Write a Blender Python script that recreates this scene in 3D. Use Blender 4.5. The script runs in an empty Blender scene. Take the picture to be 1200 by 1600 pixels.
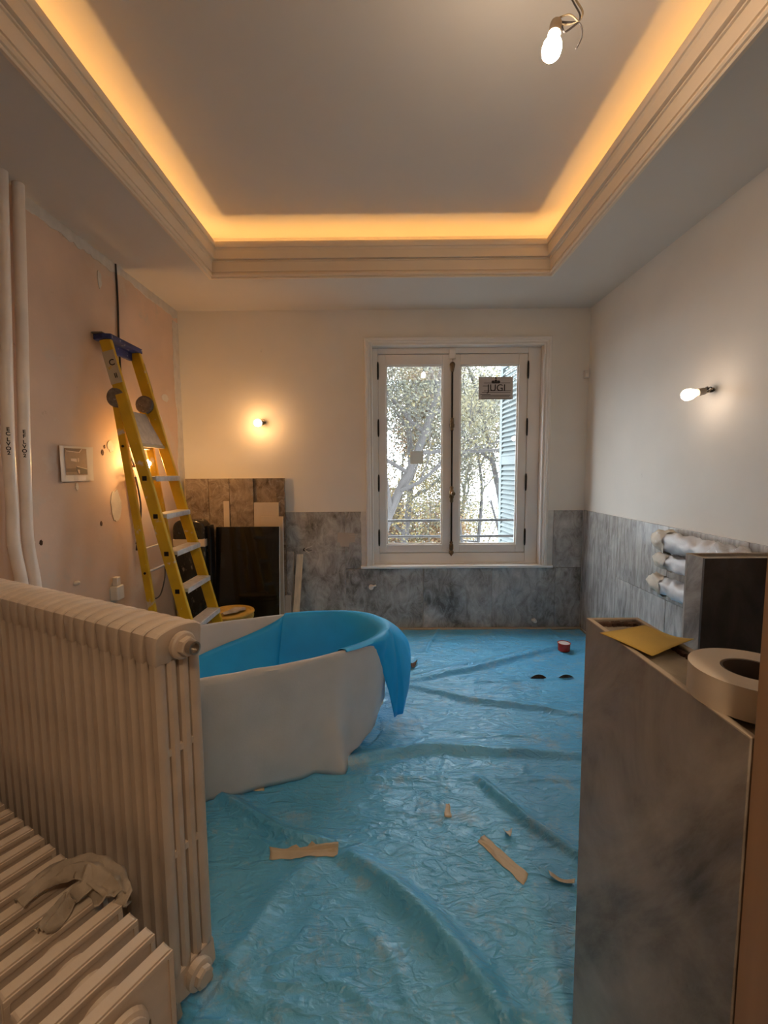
import bpy, bmesh, math, random
import numpy as np
from mathutils import Vector, Matrix, noise

random.seed(7)
scene = bpy.context.scene
COL = scene.collection
PI = math.pi

# ------------------------------------------------------------------ camera
F_PX, PITCH, ROLL, YAW, EYE = 702.87, 0.0911, 0.0071, -0.0044, 1.4
_ex = Vector((math.cos(YAW), -math.sin(YAW), 0)); _yd = Vector((math.sin(YAW), math.cos(YAW), 0)); _z = Vector((0, 0, 1))
_fw = _yd * math.cos(PITCH) - _z * math.sin(PITCH)
_up0 = _yd * math.sin(PITCH) + _z * math.cos(PITCH)
_rt = _ex * math.cos(ROLL) - _up0 * math.sin(ROLL)
_up = _ex * math.sin(ROLL) + _up0 * math.cos(ROLL)
cam_data = bpy.data.cameras.new('camera'); cam = bpy.data.objects.new('camera', cam_data); COL.objects.link(cam)
cam_data.sensor_fit = 'VERTICAL'; cam_data.sensor_height = 36.0; cam_data.lens = F_PX / 1600 * 36.0
cam_data.clip_start = 0.02; cam_data.clip_end = 300
m = Matrix((_rt, _up, -_fw)).transposed().to_4x4(); m.translation = (0, 0, EYE); cam.matrix_world = m
scene.camera = cam
EYEV = Vector((0, 0, EYE))


def _pl(u, v, i, val):
    d = _fw + _rt * ((u - 600) / F_PX) + _up * ((800 - v) / F_PX)
    return EYEV + d * ((val - EYEV[i]) / d[i])


def onx(u, v, x): return _pl(u, v, 0, x)
def ony(u, v, y): return _pl(u, v, 1, y)
def onz(u, v, z): return _pl(u, v, 2, z)


# ------------------------------------------------------------------ world, exposure
SKY = 16.0
w = bpy.data.worlds.new('overcast_sky'); scene.world = w; w.use_nodes = True
bg = w.node_tree.nodes['Background']; bg.inputs[0].default_value = (0.86, 0.945, 1.0, 1); bg.inputs[1].default_value = SKY
scene.view_settings.view_transform = 'Standard'; scene.view_settings.look = 'None'
scene.view_settings.exposure = 0.0; scene.view_settings.gamma = 1.0; scene.view_settings.use_curve_mapping = False
cy = scene.cycles
cy.use_denoising = True; cy.max_bounces = 8; cy.diffuse_bounces = 5; cy.glossy_bounces = 3; cy.transparent_max_bounces = 8
cy.sample_clamp_indirect = 6.0; cy.caustics_reflective = False; cy.caustics_refractive = False
BULB_W, BULB_L, BULB_C, LED, HALL_FILL = 72.0, 27.0, 152.0, 18.0, 78.0

# ------------------------------------------------------------------ room size (metres)
WL, WR, D, C, YF = -1.739, 1.719, 3.894, 2.741, 0.51
CL, CR, CB, CF = -1.202, 1.154, 3.250, 1.15      # coffer opening
CU = 3.07                                        # upper ceiling


# ------------------------------------------------------------------ materials
def new_mat(name):
    m = bpy.data.materials.new(name); m.use_nodes = True
    return m, m.node_tree.nodes, m.node_tree.links, m.node_tree.nodes['Principled BSDF']


def ramp(N, stops):
    r = N.new('ShaderNodeValToRGB'); e = r.color_ramp.elements
    while len(e) < len(stops): e.new(0.5)
    for k, (p, c) in enumerate(stops):
        e[k].position = p; e[k].color = (*c, 1) if len(c) == 3 else c
    return r


def plain(name, col, rough=0.6, metal=0.0, var=0.12, scale=6.0, bump=0.0, bscale=40.0, spec=0.5, spots=None, coat=0.0, stretch=(1, 1, 1)):
    """base colour with gentle noise variation, optional bump and optional (colour, scale, threshold) spots"""
    m, N, L, b = new_mat(name)
    tc = N.new('ShaderNodeTexCoord'); mp = N.new('ShaderNodeMapping'); mp.inputs['Scale'].default_value = stretch
    L.new(tc.outputs['Object'], mp.inputs[0])
    n = N.new('ShaderNodeTexNoise'); n.inputs['Scale'].default_value = scale; n.inputs['Detail'].default_value = 6
    L.new(mp.outputs[0], n.inputs['Vector'])
    lo = tuple(c * (1 - var) for c in col); hi = tuple(min(1, c * (1 + var)) for c in col)
    r = ramp(N, [(0.3, lo), (0.7, hi)]); L.new(n.outputs['Fac'], r.inputs[0]); out = r.outputs[0]
    if spots:
        for sc_col, sc, th in spots:
            n2 = N.new('ShaderNodeTexNoise'); n2.inputs['Scale'].default_value = sc; n2.inputs['Detail'].default_value = 8; n2.inputs['Roughness'].default_value = 0.65
            L.new(mp.outputs[0], n2.inputs['Vector'])
            r2 = ramp(N, [(th, (0, 0, 0)), (min(1, th + 0.07), (1, 1, 1))]); L.new(n2.outputs['Fac'], r2.inputs[0])
            mx = N.new('ShaderNodeMixRGB'); L.new(r2.outputs[0], mx.inputs[0]); L.new(out, mx.inputs[1]); mx.inputs[2].default_value = (*sc_col, 1)
            out = mx.outputs[0]
    L.new(out, b.inputs['Base Color'])
    b.inputs['Roughness'].default_value = rough; b.inputs['Metallic'].default_value = metal
    b.inputs['Specular IOR Level'].default_value = spec; b.inputs['Coat Weight'].default_value = coat
    if bump:
        n3 = N.new('ShaderNodeTexNoise'); n3.inputs['Scale'].default_value = bscale; n3.inputs['Detail'].default_value = 4
        L.new(mp.outputs[0], n3.inputs['Vector'])
        bp = N.new('ShaderNodeBump'); bp.inputs['Strength'].default_value = bump; bp.inputs['Distance'].default_value = 0.004
        L.new(n3.outputs['Fac'], bp.inputs['Height']); L.new(bp.outputs[0], b.inputs['Normal'])
    return m


def stone(name, dark, mid, light, rough=0.22, stretch=(1, 1, 0.22), rot=(0, 0, 0), vein=(0.62, 0.58, 0.53), spec=0.5, nscale=13, vf=0.22, cloud=0.45):
    m, N, L, b = new_mat(name)
    tc = N.new('ShaderNodeTexCoord'); oi = N.new('ShaderNodeObjectInfo')
    mul = N.new('ShaderNodeVectorMath'); mul.operation = 'SCALE'; mul.inputs[0].default_value = (9.1, 5.3, 7.7); L.new(oi.outputs['Random'], mul.inputs['Scale'])
    add = N.new('ShaderNodeVectorMath'); L.new(tc.outputs['Object'], add.inputs[0]); L.new(mul.outputs[0], add.inputs[1])
    m0 = N.new('ShaderNodeMapping'); m0.inputs['Rotation'].default_value = rot; L.new(add.outputs[0], m0.inputs[0])
    mp = N.new('ShaderNodeMapping'); mp.inputs['Scale'].default_value = stretch; L.new(m0.outputs[0], mp.inputs[0])
    nc = N.new('ShaderNodeTexNoise'); nc.inputs['Scale'].default_value = 3.2; nc.inputs['Detail'].default_value = 5; nc.inputs['Distortion'].default_value = 0.6; L.new(m0.outputs[0], nc.inputs['Vector'])
    n1 = N.new('ShaderNodeTexNoise'); n1.inputs['Scale'].default_value = nscale; n1.inputs['Detail'].default_value = 9; n1.inputs['Roughness'].default_value = 0.68; n1.inputs['Distortion'].default_value = 1.2
    L.new(mp.outputs[0], n1.inputs['Vector'])
    r = ramp(N, [(0.36, dark), (0.5, mid), (0.66, light)]); av = N.new('ShaderNodeMath'); av.operation = 'MULTIPLY_ADD'; av.inputs[1].default_value = cloud; L.new(nc.outputs['Fac'], av.inputs[0])
    a2 = N.new('ShaderNodeMath'); a2.operation = 'MULTIPLY'; a2.inputs[1].default_value = 1 - cloud; L.new(n1.outputs['Fac'], a2.inputs[0]); L.new(a2.outputs[0], av.inputs[2])
    L.new(av.outputs[0], r.inputs[0])
    # fine light veins along ridges of a distorted noise
    n2 = N.new('ShaderNodeTexNoise'); n2.inputs['Scale'].default_value = 5; n2.inputs['Detail'].default_value = 5; n2.inputs['Distortion'].default_value = 2.5
    L.new(mp.outputs[0], n2.inputs['Vector'])
    rv = ramp(N, [(0.485, (0, 0, 0)), (0.5, (vf, vf, vf)), (0.515, (0, 0, 0))]); L.new(n2.outputs['Fac'], rv.inputs[0])
    mx = N.new('ShaderNodeMixRGB'); L.new(rv.outputs[0], mx.inputs[0]); L.new(r.outputs[0], mx.inputs[1]); mx.inputs[2].default_value = (*vein, 1)
    L.new(mx.outputs[0], b.inputs['Base Color']); b.inputs['Roughness'].default_value = rough; b.inputs['Specular IOR Level'].default_value = spec
    bp = N.new('ShaderNodeBump'); bp.inputs['Strength'].default_value = 0.08; bp.inputs['Distance'].default_value = 0.002
    L.new(n1.outputs['Fac'], bp.inputs['Height']); L.new(bp.outputs[0], b.inputs['Normal'])
    return m


def emit(name, col, s):
    m, N, L, b = new_mat(name)
    b.inputs['Base Color'].default_value = (0.9, 0.9, 0.9, 1)
    b.inputs['Emission Color'].default_value = (*col, 1); b.inputs['Emission Strength'].default_value = s
    return m


def glass_mat(name, tint=(1, 1, 1), gloss=0.07):
    m, N, L, b = new_mat(name)
    N.remove(b); out = N['Material Output']
    t = N.new('ShaderNodeBsdfTransparent'); t.inputs[0].default_value = (*tint, 1)
    g = N.new('ShaderNodeBsdfGlossy'); g.inputs['Roughness'].default_value = 0.01
    lw = N.new('ShaderNodeLayerWeight'); lw.inputs['Blend'].default_value = 0.35
    mt = N.new('ShaderNodeMath'); mt.operation = 'MULTIPLY_ADD'; mt.inputs[1].default_value = 0.35; mt.inputs[2].default_value = gloss
    L.new(lw.outputs['Fresnel'], mt.inputs[0])
    mx = N.new('ShaderNodeMixShader'); L.new(mt.outputs[0], mx.inputs[0]); L.new(t.outputs[0], mx.inputs[1]); L.new(g.outputs[0], mx.inputs[2])
    L.new(mx.outputs[0], out.inputs['Surface'])
    return m


def plastic_film(name, col, alpha=0.5, rough=0.15):
    m, N, L, b = new_mat(name)
    b.inputs['Base Color'].default_value = (*col, 1); b.inputs['Roughness'].default_value = rough
    b.inputs['Alpha'].default_value = alpha
    n3 = N.new('ShaderNodeTexNoise'); n3.inputs['Scale'].default_value = 28; n3.inputs['Detail'].default_value = 3; n3.inputs['Distortion'].default_value = 1.5
    tc = N.new('ShaderNodeTexCoord'); L.new(tc.outputs['Object'], n3.inputs['Vector'])
    bp = N.new('ShaderNodeBump'); bp.inputs['Strength'].default_value = 0.7; bp.inputs['Distance'].default_value = 0.012
    L.new(n3.outputs['Fac'], bp.inputs['Height']); L.new(bp.outputs[0], b.inputs['Normal'])
    return m


M = {}
M['wall'] = plain('white_wall_paint', (0.76, 0.71, 0.64), 0.75, var=0.04, scale=2.2, bump=0.05, bscale=90, spots=[((0.60, 0.56, 0.51), 9, 0.70)])
M['ceil'] = plain('ceiling_paint', (0.68, 0.62, 0.545), 0.85, var=0.02, scale=2, bump=0.03, bscale=120, spec=0.2)
M['cornice'] = plain('cornice_paint', (0.80, 0.66, 0.50), 0.6, var=0.03, scale=4)
M['plaster'] = plain('raw_plaster', (0.63, 0.465, 0.36), 0.8, var=0.14, scale=1.7, bump=0.12, bscale=60,
                     spots=[((0.61, 0.49, 0.40), 3.1, 0.58), ((0.40, 0.295, 0.23), 8, 0.66)])
M['filler'] = plain('white_filler', (0.62, 0.58, 0.53), 0.85, var=0.08, scale=18, bump=0.2, bscale=70)
M['tile'] = stone('grey_stone_tile', (0.13, 0.115, 0.10), (0.36, 0.335, 0.31), (0.58, 0.55, 0.515), rough=0.2, stretch=(1, 1, 0.55))
M['tile_brown'] = stone('brown_stone_tile', (0.085, 0.058, 0.040), (0.235, 0.175, 0.128), (0.36, 0.285, 0.22), rough=0.18, stretch=(1, 1, 0.8), nscale=11, cloud=0.35)
M['slab_shaded'] = stone('shaded_stone_slab', (0.035, 0.024, 0.020), (0.070, 0.050, 0.043), (0.115, 0.09, 0.08), rough=0.35, stretch=(1, 1, 0.5), nscale=8, vf=0.0)  # camera side of the partition: its shade is put into the stone colour
M['tile_streak'] = stone('streaked_stone_tile', (0.23, 0.215, 0.20), (0.43, 0.41, 0.39), (0.66, 0.64, 0.61), rough=0.2, stretch=(1, 1, 0.16), nscale=22, cloud=0.3, vf=0.3)
M['tile_half'] = stone('grey_stone_slab', (0.13, 0.105, 0.09), (0.37, 0.325, 0.29), (0.56, 0.51, 0.465), rough=0.4, stretch=(1.0, 1.0, 0.30), rot=(-0.65, 0, 0), vein=(0.4, 0.37, 0.34), spec=0.35, nscale=5, vf=0.16)
M['tile_edge'] = plain('tile_raw_edge', (0.50, 0.42, 0.34), 0.8, var=0.1, scale=30)
M['mortar'] = plain('mortar_bed', (0.40, 0.35, 0.28), 0.95, var=0.2, scale=14, bump=0.5, bscale=70, spots=[((0.12, 0.07, 0.05), 16, 0.64)])
M['grout_dark'] = plain('dark_grout', (0.10, 0.055, 0.04), 0.95, var=0.4, scale=40, bump=0.8, bscale=80)
M['concrete'] = plain('dusty_floor', (0.38, 0.30, 0.24), 0.9, var=0.2, scale=8, bump=0.2)
M['window'] = plain('white_window_paint', (0.78, 0.73, 0.675), 0.42, var=0.03, scale=5)
M['black'] = plain('black_iron', (0.018, 0.016, 0.015), 0.35, metal=0.6, var=0.2)
M['brass'] = plain('aged_bronze', (0.16, 0.11, 0.065), 0.38, metal=0.85, var=0.3, scale=40)
M['glass'] = glass_mat('window_glass')
M['paper'] = plain('white_paper', (0.68, 0.62, 0.57), 0.8, var=0.04)
def translucent(name, col, f):
    m, N, L, b = new_mat(name); out = N['Material Output']; b.inputs['Base Color'].default_value = (*col, 1); b.inputs['Roughness'].default_value = 0.8
    t = N.new('ShaderNodeBsdfTranslucent'); t.inputs[0].default_value = (*col, 1)
    mx = N.new('ShaderNodeMixShader'); mx.inputs[0].default_value = f; L.new(b.outputs[0], mx.inputs[1]); L.new(t.outputs[0], mx.inputs[2]); L.new(mx.outputs[0], out.inputs['Surface'])
    return m


M['paper_thin'] = translucent('thin_backlit_paper', (0.55, 0.50, 0.47), 0.12)
M['film_sticker'] = translucent('matt_film', (0.62, 0.62, 0.58), 0.22)
M['ink'] = plain('black_ink', (0.03, 0.022, 0.02), 0.6)
M['radiator'] = plain('cream_radiator_paint', (0.55, 0.445, 0.36), 0.48, var=0.12, scale=9, bump=0.12, bscale=130, spots=[((0.66, 0.56, 0.46), 24, 0.66)])
def dusty_top(m, col, lo=0.55, hi=0.95):
    N, L = m.node_tree.nodes, m.node_tree.links; b = N['Principled BSDF']
    src = b.inputs['Base Color'].links[0].from_socket
    g = N.new('ShaderNodeNewGeometry'); sp = N.new('ShaderNodeSeparateXYZ'); L.new(g.outputs['True Normal'], sp.inputs[0])
    n = N.new('ShaderNodeTexNoise'); n.inputs['Scale'].default_value = 14; n.inputs['Detail'].default_value = 6
    tc = N.new('ShaderNodeTexCoord'); L.new(tc.outputs['Object'], n.inputs['Vector'])
    mu = N.new('ShaderNodeMath'); mu.operation = 'MULTIPLY_ADD'; mu.inputs[1].default_value = 0.5; mu.inputs[2].default_value = -0.25; L.new(n.outputs['Fac'], mu.inputs[0])
    ad = N.new('ShaderNodeMath'); L.new(sp.outputs['Z'], ad.inputs[0]); L.new(mu.outputs[0], ad.inputs[1])
    r = ramp(N, [(lo, (0, 0, 0)), (hi, (0.9, 0.9, 0.9))]); L.new(ad.outputs[0], r.inputs[0])
    mx = N.new('ShaderNodeMixRGB'); L.new(r.outputs[0], mx.inputs[0]); L.new(src, mx.inputs[1]); mx.inputs[2].default_value = (*col, 1)
    L.new(mx.outputs[0], b.inputs['Base Color'])


dusty_top(M['radiator'], (0.82, 0.69, 0.56))
M['sill'] = plain('glossy_white_sill', (0.86, 0.83, 0.79), 0.2, var=0.02)
M['steel'] = plain('dull_steel', (0.42, 0.38, 0.34), 0.35, metal=0.9, var=0.15, scale=30)
M['pipe'] = plain('white_pipe_paint', (0.86, 0.77, 0.69), 0.30, var=0.06, scale=10)
M['yellow'] = plain('yellow_fibreglass', (0.62, 0.385, 0.012), 0.42, var=0.14, scale=7, spots=[((0.60, 0.56, 0.50), 9, 0.63), ((0.62, 0.58, 0.52), 45, 0.655)])
M['yellow_dirty'] = plain('plaster_smeared_yellow', (0.55, 0.47, 0.33), 0.7, var=0.1, scale=9, spots=[((0.62, 0.39, 0.02), 7, 0.62)])
M['tread'] = plain('dusty_aluminium', (0.56, 0.53, 0.50), 0.55, metal=0.25, var=0.15, scale=30, spots=[((0.20, 0.19, 0.20), 35, 0.62)])
M['navy'] = plain('navy_plastic', (0.022, 0.035, 0.16), 0.45, var=0.2, spots=[((0.62, 0.60, 0.57), 22, 0.60)])
M['joint'] = plain('plastered_hinge', (0.19, 0.165, 0.145), 0.6, metal=0.3, var=0.3, scale=40, spots=[((0.45, 0.42, 0.38), 30, 0.60)])
M['rubber'] = plain('black_rubber', (0.02, 0.02, 0.02), 0.7)
M['tub'] = plain('white_enamel', (0.75, 0.74, 0.72), 0.15, var=0.02)
M['fleece_white'] = plain('white_fleece', (0.62, 0.62, 0.635), 0.7, var=0.05, scale=7, bump=0.15, bscale=120)
M['fleece_blue'] = plain('blue_liner', (0.015, 0.43, 0.97), 0.5, var=0.12, scale=5, bump=0.12, bscale=90, spots=[((0.20, 0.42, 0.52), 14, 0.72)])
M['rag'] = plain('dirty_rag', (0.40, 0.335, 0.27), 0.9, var=0.22, scale=16, bump=0.35, bscale=120)
M['granite'] = plain('polished_black_slab', (0.010, 0.009, 0.008), 0.08, var=0.4, scale=20, spots=[((0.03, 0.028, 0.026), 60, 0.66)])
M['edge_blue'] = plain('pale_slab_edge', (0.50, 0.53, 0.55), 0.5, var=0.08)
M['board'] = plain('beige_board', (0.52, 0.415, 0.31), 0.75, var=0.06, scale=8)
M['wood'] = plain('pale_batten_wood', (0.72, 0.60, 0.45), 0.7, var=0.15, scale=5, stretch=(9, 9, 0.6))
M['wrap_black'] = plain('black_shrink_wrap', (0.02, 0.018, 0.017), 0.16, var=0.4, scale=12, bump=1.0, bscale=38, stretch=(1, 1, 0.35), spots=[((0.16, 0.135, 0.115), 34, 0.585)])
M['band'] = plain('paper_band', (0.46, 0.38, 0.31), 0.7, var=0.08)
M['bucket'] = plain('yellow_sack', (0.52, 0.33, 0.07), 0.65, var=0.2, scale=14, bump=0.4, bscale=24)
M['film'] = plastic_film('clear_packing_film', (0.75, 0.74, 0.74), 0.55)
M['foam'] = plain('foam_wrap', (0.66, 0.64, 0.64), 0.45, var=0.07, scale=9, bump=0.6, bscale=16)
M['foam_end'] = plain('taped_foam', (0.58, 0.50, 0.40), 0.6, var=0.15, scale=14, bump=0.8, bscale=22)
M['tape'] = plain('masking_tape', (0.60, 0.50, 0.37), 0.7, var=0.06, scale=20, bump=0.1, bscale=150)
M['tape_roll'] = plain('cream_tape_roll', (0.66, 0.57, 0.47), 0.65, var=0.03, scale=30)
M['cardboard'] = plain('cardboard_core', (0.12, 0.09, 0.075), 0.8, var=0.1)
M['sand'] = plain('yellow_sandpaper', (0.60, 0.42, 0.10), 0.85, var=0.08, scale=12, bump=0.3, bscale=400)
M['sand_back'] = plain('sandpaper_back', (0.22, 0.20, 0.10), 0.85)
M['red'] = plain('red_plastic', (0.50, 0.035, 0.015), 0.35)
M['pink_white'] = plain('white_filling', (0.72, 0.64, 0.62), 0.6)
M['jamb'] = plain('brown_wood_jamb', (0.44, 0.27, 0.155), 0.6, var=0.12, scale=4, stretch=(6, 6, 0.5))
M['hall'] = plain('hall_wall', (0.45, 0.38, 0.31), 0.8, var=0.03)
M['cable'] = plain('black_cable', (0.03, 0.025, 0.025), 0.5)
M['copper'] = plain('copper_wire', (0.36, 0.16, 0.07), 0.4, metal=0.6, var=0.3)
M['beige_wire'] = plain('beige_wire', (0.40, 0.31, 0.20), 0.5)
M['porcelain'] = plain('lamp_holder', (0.30, 0.25, 0.20), 0.5, var=0.1)
M['sensor'] = plain('sensor_plastic', (0.66, 0.62, 0.58), 0.4, var=0.02)
M['shutter'] = plain('pale_blue_shutter', (0.10, 0.125, 0.13), 0.6, var=0.04)
M['facade'] = plain('facade_stone', (0.62, 0.60, 0.55), 0.85, var=0.06)
M['rail'] = plain('grey_railing', (0.07, 0.073, 0.08), 0.5)
M['bark'] = plain('grey_bark', (0.030, 0.028, 0.028), 0.9, var=0.25, scale=6, stretch=(4, 4, 1))
M['street'] = plain('pale_street', (0.12, 0.125, 0.135), 0.9, var=0.15, scale=0.8)


def leaf_mat(name, a, b_, c):
    m, N, L, b = new_mat(name)
    tc = N.new('ShaderNodeTexCoord'); n = N.new('ShaderNodeTexNoise'); n.inputs['Scale'].default_value = 1.1; n.inputs['Detail'].default_value = 8
    L.new(tc.outputs['Object'], n.inputs['Vector'])
    r = ramp(N, [(0.36, a), (0.5, b_), (0.64, c)]); L.new(n.outputs['Fac'], r.inputs[0]); L.new(r.outputs[0], b.inputs['Base Color'])
    b.inputs['Roughness'].default_value = 0.7
    return m


M['leaf_green'] = leaf_mat('grey_green_leaves', (0.030, 0.034, 0.022), (0.050, 0.050, 0.030), (0.084, 0.071, 0.024))
M['leaf_dark'] = leaf_mat('dull_leaves', (0.020, 0.022, 0.018), (0.032, 0.035, 0.027), (0.047, 0.047, 0.029))
M['leaf_autumn'] = leaf_mat('autumn_leaves', (0.094, 0.040, 0.018), (0.119, 0.061, 0.016), (0.079, 0.072, 0.022))
M['leaf_yellow'] = leaf_mat('yellow_leaves', (0.050, 0.050, 0.022), (0.086, 0.072, 0.020), (0.122, 0.079, 0.014))


def sheet_mat():
    m, N, L, b = new_mat('dusty_blue_floor_sheet')
    tc = N.new('ShaderNodeTexCoord')
    n = N.new('ShaderNodeTexNoise'); n.inputs['Scale'].default_value = 2.6; n.inputs['Detail'].default_value = 9; n.inputs['Roughness'].default_value = 0.62
    L.new(tc.outputs['Object'], n.inputs['Vector'])
    r = ramp(N, [(0.3, (0.085, 0.44, 0.80)), (0.7, (0.16, 0.58, 0.95))]); L.new(n.outputs['Fac'], r.inputs[0])
    out = r.outputs[0]
    for sc, th, wd, col, f in ((3.3, 0.54, 0.16, (0.56, 0.55, 0.54), 0.6), (26, 0.56, 0.14, (0.58, 0.62, 0.66), 0.4)):
        k = N.new('ShaderNodeTexNoise'); k.inputs['Scale'].default_value = sc; k.inputs['Detail'].default_value = 10; k.inputs['Roughness'].default_value = 0.75
        L.new(tc.outputs['Object'], k.inputs['Vector'])
        rr = ramp(N, [(th, (0, 0, 0)), (th + wd, (f, f, f))]); L.new(k.outputs['Fac'], rr.inputs[0])
        mx = N.new('ShaderNodeMixRGB'); L.new(rr.outputs[0], mx.inputs[0]); L.new(out, mx.inputs[1]); mx.inputs[2].default_value = (*col, 1); out = mx.outputs[0]
    L.new(out, b.inputs['Base Color']); b.inputs['Roughness'].default_value = 0.28; b.inputs['Specular IOR Level'].default_value = 0.8
    v = N.new('ShaderNodeTexNoise'); v.inputs['Scale'].default_value = 34; v.inputs['Detail'].default_value = 5; v.inputs['Distortion'].default_value = 1.6; v.inputs['Roughness'].default_value = 0.6
    L.new(tc.outputs['Object'], v.inputs['Vector'])
    bp = N.new('ShaderNodeBump'); bp.inputs['Strength'].default_value = 0.55; bp.inputs['Distance'].default_value = 0.006
    L.new(v.outputs['Fac'], bp.inputs['Height'])
    # sharp creases: ridge lines of two warped noises
    prev = bp
    for scl, st in ((6.5, 0.45), (17, 0.4)):
        wn = N.new('ShaderNodeTexNoise'); wn.inputs['Scale'].default_value = scl; wn.inputs['Detail'].default_value = 2.5; wn.inputs['Distortion'].default_value = 0.8
        mp = N.new('ShaderNodeMapping'); mp.inputs['Rotation'].default_value = (0, 0, 0.5 + scl); mp.inputs['Scale'].default_value = (0.55, 1.3, 1); L.new(tc.outputs['Object'], mp.inputs[0]); L.new(mp.outputs[0], wn.inputs['Vector'])
        rr = ramp(N, [(0.42, (0, 0, 0)), (0.497, (1, 1, 1)), (0.503, (1, 1, 1)), (0.58, (0, 0, 0))]); L.new(wn.outputs['Fac'], rr.inputs[0])
        b2 = N.new('ShaderNodeBump'); b2.inputs['Strength'].default_value = st; b2.inputs['Distance'].default_value = 0.006
        L.new(rr.outputs[0], b2.inputs['Height']); L.new(prev.outputs[0], b2.inputs['Normal']); prev = b2
    L.new(prev.outputs[0], b.inputs['Normal'])
    return m


M['sheet'] = sheet_mat()


# ------------------------------------------------------------------ mesh helpers
def wm(o):
    b = o.matrix_basis
    return (wm(o.parent) @ o.matrix_parent_inverse @ b) if o.parent else b


def tag(o, label=None, cat=None, group=None, kind=None):
    if label: o['label'] = label
    if cat: o['category'] = cat
    if group: o['group'] = group
    if kind: o['kind'] = kind
    return o


def thing(name, label, cat, loc=(0, 0, 0), rz=0.0, group=None, kind=None):
    o = bpy.data.objects.new(name, None); COL.objects.link(o); o.location = loc; o.rotation_euler = (0, 0, rz)
    o.empty_display_size = 0.1
    return tag(o, label, cat, group, kind)


class MB:
    def __init__(s): s.v, s.f = [], []

    def add(s, vs, fs):
        k = len(s.v); s.v += [tuple(p) for p in vs]; s.f += [tuple(i + k for i in q) for q in fs]; return s

    def box(s, x0, x1, y0, y1, z0, z1):
        vs = [(x, y, z) for z in (z0, z1) for y in (y0, y1) for x in (x0, x1)]
        return s.add(vs, [(0, 2, 3, 1), (4, 5, 7, 6), (0, 1, 5, 4), (2, 6, 7, 3), (0, 4, 6, 2), (1, 3, 7, 5)])

    def obox(s, c, a, b, d):
        c, a, b, d = map(Vector, (c, a, b, d))
        vs = [c + a * i + b * j + d * k for k in (-1, 1) for j in (-1, 1) for i in (-1, 1)]
        return s.add(vs, [(0, 2, 3, 1), (4, 5, 7, 6), (0, 1, 5, 4), (2, 6, 7, 3), (0, 4, 6, 2), (1, 3, 7, 5)])

    def beam(s, p, q, w, d, up=(0, 0, 1)):
        """rectangular bar from p to q: half-size along the side axis = w/2, along the remaining axis = d/2"""
        p, q = Vector(p), Vector(q); t = (q - p); n = t.normalized(); sd = n.cross(Vector(up)).normalized(); ud = sd.cross(n)
        return s.obox((p + q) / 2, t / 2, sd * (w / 2), ud * (d / 2))

    def grid(s, P, cu=False, cv=False):
        nu, nv = len(P), len(P[0]); k = len(s.v)
        s.v += [tuple(p) for row in P for p in row]
        for i in range(nu if cu else nu - 1):
            for j in range(nv if cv else nv - 1):
                a, b = i, (i + 1) % nu; c, d = j, (j + 1) % nv
                s.f.append((k + a * nv + c, k + b * nv + c, k + b * nv + d, k + a * nv + d))
        return s

    def lathe(s, prof, o, ax=(0, 0, 1), n=20, cap=True):
        o, ax = Vector(o), Vector(ax).normalized()
        e = ax.orthogonal().normalized(); g = ax.cross(e); k = len(s.v)
        P = [[o + ax * h + (e * math.cos(2 * PI * j / n) + g * math.sin(2 * PI * j / n)) * r for j in range(n)] for r, h in prof]
        s.grid(P, cv=True)
        if cap:
            s.f.append(tuple(k + j for j in reversed(range(n)))); s.f.append(tuple(k + (len(prof) - 1) * n + j for j in range(n)))
        return s

    def tube(s, pts, r, n=8):
        pts = [Vector(p) for p in pts]; rs = r if isinstance(r, (list, tuple)) else [r] * len(pts); k = len(s.v)
        t0 = (pts[1] - pts[0]).normalized(); e = t0.orthogonal().normalized(); P = []
        for i, p in enumerate(pts):
            t = (pts[min(i + 1, len(pts) - 1)] - pts[max(i - 1, 0)]).normalized()
            e = (e - t * e.dot(t)); e = e.normalized() if e.length > 1e-6 else t.orthogonal().normalized(); g = t.cross(e)
            P.append([p + (e * math.cos(2 * PI * j / n) + g * math.sin(2 * PI * j / n)) * rs[i] for j in range(n)])
        s.grid(P, cv=True)
        s.f.append(tuple(k + j for j in reversed(range(n)))); s.f.append(tuple(k + (len(P) - 1) * n + j for j in range(n)))
        return s

    def prism(s, poly, f0, f1):
        """polygon of 2-D points; f0 / f1 map a 2-D point to the two end planes"""
        n = len(poly); k = len(s.v)
        s.v += [tuple(f0(p)) for p in poly] + [tuple(f1(p)) for p in poly]
        s.f.append(tuple(k + i for i in range(n))); s.f.append(tuple(k + n + i for i in reversed(range(n))))
        for i in range(n): j = (i + 1) % n; s.f.append((k + i, k + n + i, k + n + j, k + j))
        return s

    def build(s, name, mat, parent=None, smooth=None, bevel=0.0, seg=1, local=False, solid=0.0, mats=None):
        me = bpy.data.meshes.new(name); me.from_pydata(s.v, [], s.f)
        bm = bmesh.new(); bm.from_mesh(me)
        bmesh.ops.recalc_face_normals(bm, faces=bm.faces)
        if bevel:
            ed = [e for e in bm.edges if len(e.link_faces) == 2 and e.calc_face_angle(0) > 0.5]
            bmesh.ops.bevel(bm, geom=ed, offset=bevel, segments=seg, affect='EDGES', profile=0.6, clamp_overlap=True)
        bm.to_mesh(me); bm.free()
        me.materials.append(M[mat])
        if smooth is not None:
            me.polygons.foreach_set('use_smooth', [True] * len(me.polygons)); me.set_sharp_from_angle(angle=math.radians(smooth))
        o = bpy.data.objects.new(name, me); COL.objects.link(o)
        if solid:
            md = o.modifiers.new('thickness', 'SOLIDIFY'); md.thickness = solid; md.offset = 0
        if parent:
            o.parent = parent
            if not local: o.matrix_parent_inverse = wm(parent).inverted()
        return o


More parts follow.
